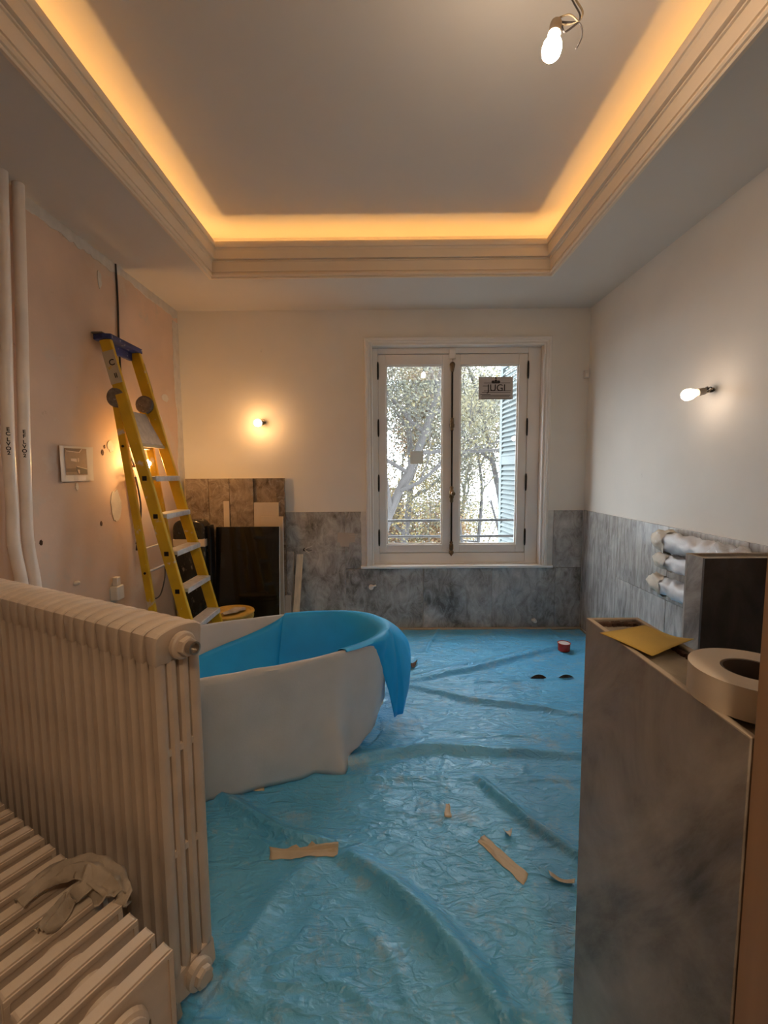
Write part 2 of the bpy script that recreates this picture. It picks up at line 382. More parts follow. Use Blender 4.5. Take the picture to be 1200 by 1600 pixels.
def link_copy(src, parent, loc=None):
    o = src.copy(); COL.objects.link(o); inv = src.matrix_parent_inverse.copy(); o.parent = parent; o.matrix_parent_inverse = inv
    if loc is not None: o.location = loc
    return o


def text(s, size, mat, pos, normal, up, parent, name='lettering', align='CENTER', extrude=0.0004):
    cu = bpy.data.curves.new(name, 'FONT'); cu.body = s; cu.size = size; cu.align_x = align; cu.align_y = 'CENTER'; cu.extrude = extrude; cu.offset = 0.0007
    cu.materials.append(M[mat]); o = bpy.data.objects.new(name, cu); COL.objects.link(o)
    n = Vector(normal).normalized(); u = (Vector(up) - n * n.dot(Vector(up))).normalized(); r = u.cross(n)
    mt = Matrix((r, u, n)).transposed().to_4x4(); mt.translation = Vector(pos)
    me = bpy.data.meshes.new_from_object(o); bpy.data.objects.remove(o); me.name = name
    if not me.materials: me.materials.append(M[mat])
    o = bpy.data.objects.new(name, me); COL.objects.link(o)
    o.parent = parent; o.matrix_parent_inverse = wm(parent).inverted(); o.matrix_basis = mt
    return o


def nz(p, s=1.0, seed=0.0):
    return noise.noise(Vector((p[0] * s + seed, p[1] * s + seed * 1.7, (p[2] if len(p) > 2 else 0) * s - seed)))


def smooth_path(pts, k=6):
    """Catmull-Rom through pts"""
    P = [Vector(p) for p in pts]; out = []
    for i in range(len(P) - 1):
        a, b, c, d = P[max(i - 1, 0)], P[i], P[i + 1], P[min(i + 2, len(P) - 1)]
        for j in range(k):
            t = j / k
            out.append(0.5 * ((2 * b) + (c - a) * t + (2 * a - 5 * b + 4 * c - d) * t * t + (3 * b - a - 3 * c + d) * t ** 3))
    return out + [P[-1]]


def rect_sweep(mb, x0, x1, y0, y1, prof, plane):
    """mitred sweep round a rectangle; prof (inward offset, height); plane maps (x, y, h) to 3-D"""
    P = [[plane(x0 + i, y0 + i, h), plane(x1 - i, y0 + i, h), plane(x1 - i, y1 - i, h), plane(x0 + i, y1 - i, h)] for i, h in prof]
    return mb.grid(P, cv=True)


# ================================================================== THE ROOM
MB().box(-3.2, 3.2, -2.2, D + 0.02, -0.12, -0.006).build('floor', 'concrete')['kind'] = 'structure'
wall_left = MB().box(WL - 0.12, WL, YF - 0.14, D + 0.3, -0.006, CU + 0.1).build('wall_left', 'plaster'); wall_left['kind'] = 'structure'
wall_right = MB().box(WR, WR + 0.12, YF - 0.14, D + 0.3, -0.006, CU + 0.1).build('wall_right', 'wall'); wall_right['kind'] = 'structure'
# back wall with window opening
HX0, HX1, HZ0, HZ1 = -0.110, 1.338, 0.555, 2.448
b = MB()
b.box(WL, HX0, D, D + 0.30, -0.006, CU + 0.1).box(HX1, WR, D, D + 0.30, -0.006, CU + 0.1)
b.box(HX0, HX1, D, D + 0.30, -0.006, HZ0).box(HX0, HX1, D, D + 0.30, HZ1, CU + 0.1)
wall_back = b.build('wall_back', 'wall'); wall_back['kind'] = 'structure'
# front wall with a wide doorway in which the photograph was taken
b = MB()
b.box(0.497, WR + 0.12, YF - 0.14, YF, -0.006, CU + 0.1).box(WL - 0.12, -1.05, YF - 0.14, YF, -0.006, CU + 0.1).box(-1.05, 0.497, YF - 0.14, YF, 2.35, CU + 0.1)
b.build('wall_front', 'wall')['kind'] = 'structure'
b = MB(); b.box(-1.9, -1.8, -2.2, YF - 0.14, -0.006, 2.75).box(1.8, 1.9, -2.2, YF - 0.14, -0.006, 2.75).box(-1.9, 1.9, -2.3, -2.2, -0.006, 2.75)
b.build('wall_hall', 'hall')['kind'] = 'structure'
MB().box(-1.9, 1.9, -2.3, YF - 0.14, 2.65, 2.75).build('ceiling_hall', 'ceil')['kind'] = 'structure'
# soffit ring
b = MB(); TH = 0.05
b.box(WL, CL, YF, D, C, C + TH).box(CR, WR, YF, D, C, C + TH).box(CL, CR, CB, D, C, C + TH).box(CL, CR, YF, CF, C, C + TH)
b.build('ceiling', 'ceil')['kind'] = 'structure'
MB().box(WL - 0.1, WR + 0.1, YF - 0.14, D + 0.3, CU, CU + 0.1).build('ceiling_upper', 'ceil')['kind'] = 'structure'
# cove back walls
b = MB(); o_ = 0.14
b.box(CL - o_ - 0.02, CL - o_, CF - o_, CB + o_, C + TH, CU).box(CR + o_, CR + o_ + 0.02, CF - o_, CB + o_, C + TH, CU)
b.box(CL - o_, CR + o_, CB + o_, CB + o_ + 0.02, C + TH, CU).box(CL - o_, CR + o_, CF - o_ - 0.02, CF - o_, C + TH, CU)
b.build('wall_cove', 'ceil')['kind'] = 'structure'
# moulded cornice round the coffer
prof = [(-0.016, -0.001), (-0.014, -0.006), (0.0, -0.007), (0.004, -0.002), (0.002, 0.004), (0.011, 0.006), (0.016, 0.014), (0.013, 0.024), (0.007, 0.028), (0.007, 0.033),
        (0.014, 0.035), (0.016, 0.098), (0.025, 0.0985), (0.027, 0.104), (0.0185, 0.1085), (0.0185, 0.110), (0.030, 0.1115), (0.032, 0.118), (0.024, 0.122),
        (0.028, 0.124), (0.029, 0.136), (0.033, 0.148), (0.040, 0.158), (0.046, 0.168), (0.047, 0.176), (0.055, 0.177), (0.058, 0.184), (0.058, 0.206), (0.055, 0.214),
        (0.042, 0.214), (0.042, 0.108), (-0.139, 0.108), (-0.139, 0.055), (-0.016, 0.051)]
b = rect_sweep(MB(), CL, CR, CF, CB, prof, lambda x, y, h: (x, y, C + h))
b.build('trim_1', 'cornice', smooth=25)['kind'] = 'structure'
M['led'] = emit('led_glow', (1.0, 0.60, 0.21), LED)
b = rect_sweep(MB(), CL, CR, CF, CB, [(-0.060, 0.110), (-0.060, 0.116), (-0.046, 0.116), (-0.046, 0.110)], lambda x, y, h: (x, y, C + h))
tag(b.build('led_strip', 'led'), 'warm amber LED strip glowing in the ceiling cove behind the cornice', 'light strip')

# ---- filler on the left wall
def ragged(pts_top, pts_bot, name='filler_strip', t=0.004):
    b = MB(); n = len(pts_top)
    P = [[(WL, y, z), (WL + t, y, z), (WL + t, y2, z2), (WL, y2, z2)] for (y, z), (y2, z2) in zip(pts_top, pts_bot)]
    b.grid(P, cv=True); return b.build(name, 'filler', wall_left)

n = 90; ys = [2.25 + (D - 2.25) * i / n for i in range(n + 1)]
ragged([(y, C) for y in ys], [(y, C - 0.055 - 0.035 * nz((y, 0.3, 0), 3) - 0.03 * abs(nz((y, 2.2, 0), 14))) for y in ys])
zs = [0.9 + (C - 0.10 - 0.9) * i / 60 for i in range(61)]
ragged([(D, z) for z in zs], [(D - 0.10 - 0.03 * nz((z, 5.3, 0), 2.2) - 0.015 * nz((z, 2.2, 0), 12), z) for z in zs])


def patch(u, v, ry, rz_, seed, mat='filler', t=0.003, name='filler_patch'):
    c = onx(u, v, WL); k = 26; b = MB()
    pts = [(c.y + ry * math.cos(2 * PI * i / k) * (1 + 0.35 * nz((math.cos(2 * PI * i / k), math.sin(2 * PI * i / k), seed), 2.3)),
            c.z + rz_ * math.sin(2 * PI * i / k) * (1 + 0.35 * nz((math.cos(2 * PI * i / k), math.sin(2 * PI * i / k), seed + 4), 2.3))) for i in range(k)]
    b.prism(pts, lambda p: (WL, p[0], p[1]), lambda p: (WL + t, p[0], p[1])); return b.build(name, mat, wall_left)


for i, (u, v, a, c_) in enumerate([(181, 790, 0.055, 0.10), (172, 697, 0.03, 0.035), (247, 655, 0.06, 0.045), (258, 622, 0.05, 0.03), (155, 437, 0.02, 0.05), (120, 760, 0.012, 0.02), (178, 925, 0.05, 0.06)]):
    patch(u, v, a, c_, i * 3.3)
for i, (u, v, a) in enumerate([(160, 707, 0.012), (163, 698, 0.008), (158, 818, 0.01), (64, 848, 0.01)]):
    patch(u, v, a, a * 1.4, 40 + i, 'grout_dark', 0.002, 'drill_hole')

# ---- wall tiles, each one a piece of its wall
def tile_y(wall, px0, px1, z0, z1, y, t=0.011, vref=880, gap=0.0012, mat='tile'):
    x0, x1 = (ony(px0, vref, y).x if px0 is not None else None), (ony(px1, vref, y).x if px1 is not None else None)
    return MB().box(x0 + gap, x1 - gap, y - t, y, z0 + gap, z1 - gap).build('tile', mat, wall, bevel=0.0012)


WZ = 1.050
def tile_back(x0, x1, z0, z1, y=D, t=0.011):
    g = 0.0013
    return MB().box(x0 + g, x1 - g, y - t, y, z0 + g, z1 - g).build('tile', 'tile', wall_back, bevel=0.0012)


jx = [ony(p, 930, D).x for p in (541, 661, 768, 866)]
xl = ony(447, 880, D).x
SZ = 0.548                                           # under side of window board
tile_back(xl, jx[0], 0.012, WZ); tile_back(jx[0], -0.216, SZ, WZ); tile_back(jx[0], jx[1], 0.012, SZ)
tile_back(jx[1], jx[2], 0.012, SZ); tile_back(jx[2], jx[3], 0.012, SZ); tile_back(1.452, WR - 0.011, SZ, WZ); tile_back(jx[3], WR - 0.011, 0.012, SZ)
# dusty strip at the foot of the back wall
MB().box(-0.9, WR - 0.011, D - 0.03, D - 0.0005, -0.004, 0.011).build('mortar_strip', 'tile_edge', wall_back, bevel=0.004)
for y0, y1 in ((3.30, 3.883), (2.70, 3.30), (2.10, 2.70), (1.89, 2.10), (1.20, 1.765), (0.60, 1.20)):
    for z0, z1 in ((0.012, 0.60), (0.60, WZ + 0.003)) if y0 < 3.2 else ((0.012, WZ + 0.003),):
        MB().box(WR - 0.011, WR, y0 + 0.0013, y1 - 0.0013, z0 + 0.0013, z1 - 0.0013).build('tile', 'tile_streak', wall_right, bevel=0.0012)
# tall built-out panel in the back corner, with a niche column
PT = 1.345; YP = D - 0.06
MB().box(WL + 0.005, xl, D - 0.025, D - 0.0005, 0.0, PT - 0.004).build('backing_board', 'board', wall_back)
cols = [ony(p, 800, YP).x for p in (292, 328, 360, 397, 433, 445.5)]
for k in range(5):
    y1 = D - 0.026 if k == 3 else YP
    t = 0.011 if k == 3 else 0.035
    yy0 = (y1 - t) if k == 3 else y1 - 0.0
    if k == 3: MB().box(cols[k], cols[k + 1], D - 0.036, D - 0.0255, 0.012, PT).build('tile', 'tile_brown', wall_back, bevel=0.001)
    else: MB().box(cols[k] + 0.0013, cols[k + 1] - 0.0013, YP - 0.011, D - 0.0255, 0.012, PT).build('tile', 'tile_brown', wall_back, bevel=0.001)

# ---- door jamb beside the camera
b = MB(); b.box(0.4605, 0.4865, 0.35, 0.541, -0.004, 2.35).box(0.4865, 0.4965, 0.35, 0.522, -0.004, 2.35)
b.build('trim_2', 'jamb', bevel=0.003)['kind'] = 'structure'
MB().box(0.4985, 0.57, 0.5105, 0.528, 0.0, 2.4).build('trim_3', 'window', bevel=0.003)['kind'] = 'structure'
MB().box(0.4875, 0.57, 0.5285, 0.541, 0.0, 0.14).build('baseboard_front', 'pipe', bevel=0.003)['kind'] = 'structure'

# ================================================================== WINDOW
win = thing('window_1', 'white two-leaf casement window with iron bolt in moulded casing', None, ((HX0 + HX1) / 2, D, HZ0), kind='structure')
# casing: mitred on three sides
X0, X1, Z1 = HX0 + 0.002, HX1 - 0.002, HZ1 - 0.002
def sweep3(mb, x0, x1, zb, z1, prof):
    P = [[(x0 - o, D - d, zb), (x0 - o, D - d, z1 + o), (x1 + o, D - d, z1 + o), (x1 + o, D - d, zb)] for o, d in prof]
    return mb.grid(P)


cprof = [(0.0, -0.07), (0.0, 0.004), (0.003, 0.010), (0.010, 0.012), (0.014, 0.008), (0.020, 0.008), (0.024, 0.018), (0.032, 0.023), (0.038, 0.022), (0.042, 0.028), (0.052, 0.031), (0.060, 0.030), (0.064, 0.024), (0.066, 0.0)]
sweep3(MB(), X0, X1, 0.572, Z1, cprof).build('casing', 'window', win, smooth=25)
# plaster margins beside the casing, above the sill line
b = MB()
for sx, xa, xb in ((-1, -0.214, X0 - 0.066), (1, X1 + 0.066, 1.450)):
    n = 40; zz = [0.552 + (1.05 - 0.552) * i / n for i in range(n + 1)]
    e = [(xa - 0.012 * abs(nz((z, sx, 0.4), 9)) - 0.008 * nz((z, 2.0 + sx, 0), 30)) if sx < 0 else xb for z in zz]
    o2 = [xb if sx < 0 else xa] * (n + 1)
    b.grid([[(a, D, z), (a, D - 0.014, z), (c, D - 0.014, z), (c, D, z)] for a, c, z in zip(e, o2, zz)], cv=True)
b.build('plaster_margin', 'filler', win)
MB().box(-0.222, 1.452, D - 0.030, D + 0.10, 0.549, 0.571).build('sill', 'sill', win, bevel=0.004, seg=2)
# fixed frame
YW = 3.962
XM = 0.580; b = MB(); SX0, SX1, SZ0, SZ1 = -0.060, 1.226, 0.672, 2.392
b.box(X0, SX0 - 0.002, YW - 0.006, YW + 0.06, 0.571, Z1).box(SX1 + 0.002, X1, YW - 0.006, YW + 0.06, 0.571, Z1)
b.box(SX0 - 0.002, SX1 + 0.002, YW - 0.006, YW + 0.06, 0.571, SZ0 - 0.003).box(SX0 - 0.002, SX1 + 0.002, YW - 0.006, YW + 0.06, SZ1 + 0.004, Z1)
b.box(X0, X1, YW - 0.016, YW - 0.006, 0.571, 0.585)
b.box(SX0 - 0.02, SX0 + 0.03, YW + 0.051, YW + 0.062, 0.6, Z1).box(SX1 - 0.03, SX1 + 0.02, YW + 0.051, YW + 0.062, 0.6, Z1).box(XM - 0.03, XM + 0.03, YW + 0.051, YW + 0.062, 0.6, Z1).box(SX0, SX1, YW + 0.051, YW + 0.062, SZ1 - 0.03, Z1).box(SX0, SX1, YW + 0.051, YW + 0.062, 0.6, SZ0 + 0.03)
b.build('frame', 'window', win, bevel=0.003)
XM = 0.580
for k, (xa, xb, ga, gb) in enumerate(((SX0, XM - 0.002, 0.004, 0.497), (XM + 0.002, SX1, 0.647, 1.150))):
    b = MB(); g0, g1 = 0.745, 2.303
    b.box(xa, ga, YW, YW + 0.05, SZ0, SZ1).box(gb, xb, YW, YW + 0.05, SZ0, SZ1).box(ga, gb, YW, YW + 0.05, SZ0, g0).box(ga, gb, YW, YW + 0.05, g1, SZ1)
    sash = b.build('sash', 'window', win, bevel=0.003)
    b = MB()
    for q in ((ga, ga + 0.012, g0, g1), (gb - 0.012, gb, g0, g1), (ga + 0.012, gb - 0.012, g0, g0 + 0.012), (ga + 0.012, gb - 0.012, g1 - 0.012, g1)):
        b.box(q[0], q[1], YW + 0.012, YW + 0.022, q[2], q[3])
    b.build('glazing_bead', 'window', sash, bevel=0.002)
    MB().box(ga + 0.0005, gb - 0.0005, YW + 0.0225, YW + 0.0265, g0 + 0.0005, g1 - 0.0005).build('pane', 'glass', sash)
    for vv in (580, 669, 755, 840):
        zc = ony(590, vv, YW).z; xh = SX0 - 0.001 if k == 0 else SX1 + 0.001
        MB().lathe([(0.001, -0.078), (0.006, -0.070), (0.0085, -0.05), (0.0085, 0.05), (0.006, 0.070), (0.001, 0.078)], (xh, YW - 0.010, zc), n=10).build('hinge', 'black', sash, smooth=40)
# espagnolette bolt
zt, zb_ = ony(706, 566, YW - 0.02).z, ony(706, 868, YW - 0.02).z
rod = MB().lathe([(0.0085, zb_ + 0.06), (0.0085, zt - 0.02)], (XM - 0.004, YW - 0.022, 0), n=10).build('bolt_rod', 'black', win, smooth=40)
def orn(vv, pr, mat='brass', nm='guide'):
    z = ony(706, vv, YW - 0.02).z
    MB().lathe(pr, (XM - 0.004, YW - 0.022, z), n=14).build(nm, mat, rod, smooth=40)
orn(571, [(0.004, -0.06), (0.013, -0.05), (0.016, -0.03), (0.022, -0.008), (0.024, 0.01), (0.018, 0.022), (0.01, 0.028)])
orn(663, [(0.010, -0.055), (0.015, -0.05), (0.013, -0.035), (0.020, -0.025), (0.021, 0.0), (0.016, 0.008), (0.018, 0.02), (0.016, 0.05), (0.010, 0.055)])
orn(772, [(0.010, -0.075), (0.016, -0.065), (0.015, -0.04), (0.021, -0.028), (0.022, 0.028), (0.015, 0.04), (0.017, 0.06), (0.010, 0.07)])
orn(856, [(0.001, -0.075), (0.012, -0.06), (0.022, -0.045), (0.020, -0.03), (0.014, -0.022), (0.018, -0.01), (0.018, 0.03), (0.012, 0.04), (0.016, 0.05), (0.010, 0.06)], nm='foot')
z = ony(706, 772, YW).z
MB().lathe([(0.005, 0), (0.006, 0.02), (0.018, 0.028), (0.021, 0.036), (0.017, 0.046), (0.006, 0.05)], (XM - 0.004, YW - 0.04, z + 0.008), (0.15, -1, 0), n=14).build('knob', 'brass', rod, smooth=40)
MB().box(XM - 0.032, XM + 0.024, YW - 0.03, YW - 0.001, SZ1 - 0.045, SZ1 + 0.035).build('top_catch', 'window', win, bevel=0.006, seg=2)
for vv in (663, 772, 571, 850):
    z = ony(706, vv, YW).z; MB().box(XM - 0.012, XM + 0.004, YW - 0.016, YW + 0.001, z - 0.018, z + 0.018).build('bracket', 'brass', win, bevel=0.002)

# paper notice and the small square sticker, stuck to the glass
yg = YW + 0.0215
p0, p1 = ony(748, 589, yg), ony(801, 624, yg)
note = MB().box(p0.x, p1.x, yg - 0.0015, yg - 0.0003, p1.z, p0.z).build('paper_notice', 'paper_thin')
tag(note, 'printed paper notice with lettering and ruled lines stuck on the window glass', 'notice')
yn = yg - 0.0022; wn = p1.x - p0.x; hn = p0.z - p1.z
text('JUGI', 0.082, 'ink', (p0.x + wn * 0.52, yn, p0.z - hn * 0.50), (0, -1, 0), (0, 0, 1), note)
for k, (f, a, c_) in enumerate(((0.27, 0.15, 0.92), (0.40, 0.12, 0.30), (0.62, 0.15, 0.95), (0.69, 0.10, 0.93), (0.78, 0.05, 0.35), (0.82, 0.1, 0.93), (0.88, 0.08, 0.9), (0.95, 0.08, 0.95))):
    MB().box(p0.x + wn * a, p0.x + wn * c_, yn, yn + 0.0006, p0.z - hn * f - 0.0022, p0.z - hn * f + 0.0022).build('printed_line', 'ink', note)
b = MB()
for dx, dz, r in ((-0.035, -0.02, 0.013), (0.0, -0.012, 0.013), (0.035, -0.02, 0.013), (0.0, 0.012, 0.008)):
    b.lathe([(r, 0), (r, 0.0006)], (p0.x + wn * 0.5 + dx * 0.7, yn, p0.z - hn * 0.12 + dz), (0, 1, 0), n=12)
b.box(p0.x + wn * 0.5 - 0.03, p0.x + wn * 0.5 + 0.03, yn, yn + 0.0006, p0.z - hn * 0.12 - 0.034, p0.z - hn * 0.12 - 0.022)
b.build('emblem', 'ink', note)
p0, p1 = ony(641, 705, yg), ony(661, 725, yg)
tag(MB().box(p0.x, p1.x, yg - 0.0012, yg - 0.0003, p1.z, p0.z).build('sticker', 'film_sticker', bevel=0.0003), 'small blank grey square sticker on the window pane', 'sticker')

# small white sensor box in the corner
c = ony(917, 585, D)
s = thing('sensor_box', 'small white sensor box high in the corner beside the window', 'sensor', (1.690, D - 0.02, c.z))
MB().box(1.672, 1.714, D - 0.032, D - 0.0005, c.z - 0.034, c.z + 0.03).build('housing', 'sensor', s, bevel=0.005, seg=2)
MB().box(1.680, 1.706, D - 0.036, D - 0.0325, c.z - 0.026, c.z + 0.005).build('cover', 'window', s, bevel=0.002)


# ================================================================== OUTSIDE
MB().box(-60, 60, D + 0.4, 110, -6.3, -6.2).build('ground', 'street')['kind'] = 'structure'
r = thing('balcony_railing', 'grey metal window guard rail of horizontal bars outside the window', 'railing', (0.6, D + 0.27, 0.56))
for vv in (813, 838):
    z = ony(700, vv, D + 0.27).z
    MB().tube([(HX0 + 0.001, D + 0.27, z), (HX1 - 0.001, D + 0.27, z)], 0.012, 8).build('bar', 'rail', r, smooth=40)
# louvred shutter folded out on the far side
s = thing('window_shutter', 'pale blue louvred wooden shutter folded open outside the window', 'shutter', (1.24, D + 0.31, 0.55))
A = Vector((1.262, D + 0.312, 0)); B = Vector((1.215, D + 0.312 + 0.58, 0)); tdir = (B - A).normalized(); nd = Vector((-tdir.y, tdir.x, 0))
zl, zh = 0.50, 2.52
for q in (0.035, 0.545): MB().beam(A + tdir * q + Vector((0, 0, zl)), A + tdir * q + Vector((0, 0, zh)), 0.07, 0.034, up=tdir.cross(Vector((0, 0, 1)))).build('stile', 'shutter', s, bevel=0.002)
for zz in (zl + 0.04, zh - 0.05, 1.5): MB().obox(A + tdir * 0.29 + Vector((0, 0, zz)), tdir * 0.22, nd * 0.016, (0, 0, 0.045)).build('rail', 'shutter', s, bevel=0.002)
sl = None; z = zl + 0.11; nsl = 0
while z < zh - 0.12:
    if abs(z - 1.5) > 0.065:
        if sl is None:
            sl = MB().obox((0, 0, 0), tdir * 0.222, nd * 0.020 + Vector((0, 0, -0.028)), (nd * 0.8 + Vector((0, 0, 0.61))).normalized() * 0.004).build('slat', 'shutter')
            sl.parent = s; sl.matrix_parent_inverse = wm(s).inverted(); sl.location = A + tdir * 0.29 + Vector((0, 0, z))
        else:
            o = link_copy(sl, s, A + tdir * 0.29 + Vector((0, 0, z)))
    z += 0.048


def tree(name, label, base, pts, r0, leafm, nleaf, lsize, depth=4, spread=0.75, seed=1, crown_r=0.5, group=None, leafbox=None):
    """trunk path pts, recursive limbs, leaves as small quads near the twigs"""
    rnd = random.Random(seed); t = thing(name, label, 'tree', base, group=group)
    mb = MB(); tips = []

    def limb(p, d, ln, r, dep):
        pth = [p]; rs = [r]; k = 4
        for i in range(k):
            d = (d + Vector((rnd.uniform(-1, 1), rnd.uniform(-1, 1), rnd.uniform(-0.6, 0.9))) * 0.22).normalized()
            p = p + d * (ln / k); pth.append(p); rs.append(r * (1 - 0.55 * (i + 1) / k)); tips.append((p, dep))
        mb.tube(pth, rs, 5 if dep < 2 else 7)
        if dep > 0:
            for i in range(rnd.choice((2, 3, 3))):
                q = pth[rnd.choice((2, 3, 4))]
                nd_ = (d + Vector((rnd.uniform(-1, 1), rnd.uniform(-1, 1), rnd.uniform(-0.5, 1))) * spread).normalized()
                limb(q, nd_, ln * rnd.uniform(0.6, 0.82), max(0.006, rs[-1] * rnd.uniform(0.6, 0.95)), dep - 1)

    P = smooth_path(pts, 5); n = len(P)
    mb.tube(P, [r0 * (1 - 0.5 * i / n) for i in range(n)], 10)
    for i in range(int(n * 0.45), n, 2):
        d = Vector((rnd.uniform(-1, 1), rnd.uniform(-1, 1), rnd.uniform(0.0, 0.9))).normalized()
        limb(P[i], d, rnd.uniform(1.2, 2.2), r0 * 0.42, depth - 1)
    limb(P[-1], (P[-1] - P[-2]).normalized(), 2.2, r0 * 0.5, depth)
    mb.build('trunk', 'bark', t, smooth=60)
    ends = [p for p, d in tips if d <= 1]
    vs, fs = [], []
    for i in range(nleaf):
        p = rnd.choice(ends) + Vector((rnd.gauss(0, 1), rnd.gauss(0, 1), rnd.gauss(0, 1))) * crown_r
        a = Vector((rnd.gauss(0, 1), rnd.gauss(0, 1), rnd.gauss(0, 1))).normalized(); c_ = a.orthogonal().normalized()
        L_ = lsize * rnd.uniform(0.6, 1.3); k = len(vs)
        vs += [p - a * L_ * 0.5, p + c_ * L_ * 0.3, p + a * L_ * 0.5, p - c_ * L_ * 0.3]; fs.append((k, k + 1, k + 2, k + 3))
    lb = MB(); lb.v = [tuple(x) for x in vs]; lb.f = fs
    lo = lb.build('foliage', leafm, t); lo['kind'] = 'stuff'
    return t


tree('plane_tree', 'tall grey-barked tree with leaning forked trunk and dull green leaves outside the window', (-0.6, 9.4, -6.2),
     [(-0.6, 9.4, -6.2), (-0.45, 9.3, -3), (-0.2, 9.2, -0.6), (0.1, 9.2, 0.6), (0.55, 9.2, 1.55), (0.95, 9.3, 2.6), (1.2, 9.4, 3.6)], 0.115, 'leaf_green', 42000, 0.060, 5, 0.8, 5, 0.30)
tree('linden_tree', 'dense dull green tree standing behind the leaning trunk outside the window', (-1.2, 12.4, -6.2),
     [(-1.2, 12.4, -6.2), (-1.1, 12.4, -3), (-0.8, 12.5, -0.4), (-0.5, 12.5, 1.4), (-0.3, 12.6, 3.2)], 0.10, 'leaf_dark', 30000, 0.075, 4, 0.9, 71, 0.42)
tree('bare_tree', 'thin tree with dark bare twigs and sparse leaves outside the window', (3.0, 11.0, -6.2),
     [(3.2, 11, -6.2), (3.1, 11, -3), (2.9, 11, 0), (2.6, 11, 1.6), (2.3, 11.1, 3.0)], 0.10, 'leaf_dark', 14000, 0.060, 5, 0.95, 12, 0.30)
tree('slender_tree', 'slender tree with fine twigs and small leaves behind the bare tree', (2.9, 13.6, -6.2),
     [(2.9, 13.6, -6.2), (2.9, 13.6, -3.5), (2.8, 13.6, -1.2), (2.9, 13.6, 0.8), (2.7, 13.6, 2.2)], 0.07, 'leaf_green', 20000, 0.068, 5, 0.95, 91, 0.36)
tree('green_tree', 'pale green leafy tree behind the leaning tree outside the window', (0.4, 14.5, -6.2),
     [(0.4, 14.5, -6.2), (0.5, 14.5, -2), (0.8, 14.5, 1), (0.7, 14.6, 3.5)], 0.14, 'leaf_green', 24000, 0.095, 4, 0.9, 21, 0.5)
tree('autumn_tree', 'low tree with orange autumn leaves beyond the window', (0.4, 17.0, -6.2),
     [(0.4, 17, -6.2), (0.5, 17, -4.2), (0.4, 17, -1.6), (0.5, 17.0, 0.3)], 0.12, 'leaf_autumn', 34000, 0.10, 4, 0.9, 33, 0.42)
tree('yellow_tree', 'low tree with yellow green leaves beyond the guard rail', (3.4, 19.5, -6.2),
     [(3.4, 19.5, -6.2), (3.4, 19.5, -4), (3.3, 19.5, -1.4), (3.4, 19.5, 0.5)], 0.12, 'leaf_yellow', 26000, 0.10, 4, 0.9, 44, 0.45)
tree('small_tree', 'small tree with thin branches and mixed leaves low beside the street', (2.2, 13.0, -6.2),
     [(2.2, 13, -6.2), (2.2, 13, -4.5), (2.3, 13, -2.0), (2.2, 13.0, -0.6)], 0.08, 'leaf_yellow', 9000, 0.08, 4, 0.9, 55, 0.4)

# ================================================================== LAMPS
M['bulb_warm'] = emit('bulb_warm', (1.0, 0.55, 0.22), BULB_W)
M['bulb_left'] = emit('bulb_amber', (1.0, 0.56, 0.20), BULB_W * 3.3)
M['bulb_right'] = emit('bulb_soft_white', (1.0, 0.78, 0.58), BULB_L)
M['bulb_ceil'] = emit('bulb_bright', (1.0, 0.80, 0.60), BULB_C)
BULB = [(0.012, 0.0), (0.0135, 0.012), (0.020, 0.024), (0.0275, 0.040), (0.030, 0.056), (0.0275, 0.072), (0.019, 0.083), (0.008, 0.088), (0.001, 0.089)]


def bulb_lamp(name, label, anchor, base, ax, bm, wires, holder='porcelain', scale=1.0):
    """anchor: where the wires leave the wall; base: rear of the lamp holder; ax: direction the bulb points"""
    anchor, base, ax = Vector(anchor), Vector(base), Vector(ax).normalized()
    t = thing(name, label, 'lamp', anchor)
    MB().lathe([(0.009, 0), (0.017, 0.004), (0.0185, 0.012), (0.0185, 0.032), (0.020, 0.034), (0.020, 0.042), (0.015, 0.046)], base, ax, 18).build('lamp_holder', holder, t, smooth=35)
    MB().lathe([(r_ * scale, h * scale) for r_, h in BULB], base + ax * 0.036, ax, 24).build('bulb', bm, t, smooth=60)
    for k, (pts, rr, mt) in enumerate(wires):
        MB().tube(smooth_path(pts, 6), rr, 6).build('wire', mt, t, smooth=60)
    return t


# back wall
a = ony(414, 662, D)
bc = Vector((a.x - 0.005, D - 0.040, a.z + 0.002)); ax = Vector((-0.22, -0.95, -0.10))
bulb_lamp('wall_bulb', 'bare warm bulb in a lamp holder on the white wall beside the window', a, bc, ax, 'bulb_warm',
          [([a, a + Vector((0.012, -0.03, 0.012)), bc], 0.003, 'black'), ([a, a + Vector((-0.012, -0.025, 0.018)), bc], 0.003, 'copper'), ([a, a + Vector((0.004, -0.03, 0.03)), a + Vector((-0.02, -0.03, 0.03)), bc], 0.0025, 'beige_wire')], 'black')
# right wall
a = onx(1117, 609, WR)
bc = Vector((WR - 0.052, a.y - 0.005, a.z - 0.006)); ax = Vector((-0.95, -0.02, -0.20))
ws = [([a, a + Vector((-0.02, 0.012 * math.cos(k * 1.3), 0.014 * math.sin(k * 1.3))), a + Vector((-0.04, 0.016 * math.cos(k * 1.7 + 1), 0.016 * math.sin(k * 1.7 + 1))), bc], 0.003, ('black', 'cable', 'beige_wire', 'black', 'steel')[k]) for k in range(5)]
bulb_lamp('wall_bulb', 'bare bulb on tangled black wires above the stone dado on the plain wall', a, bc, ax, 'bulb_right', ws)
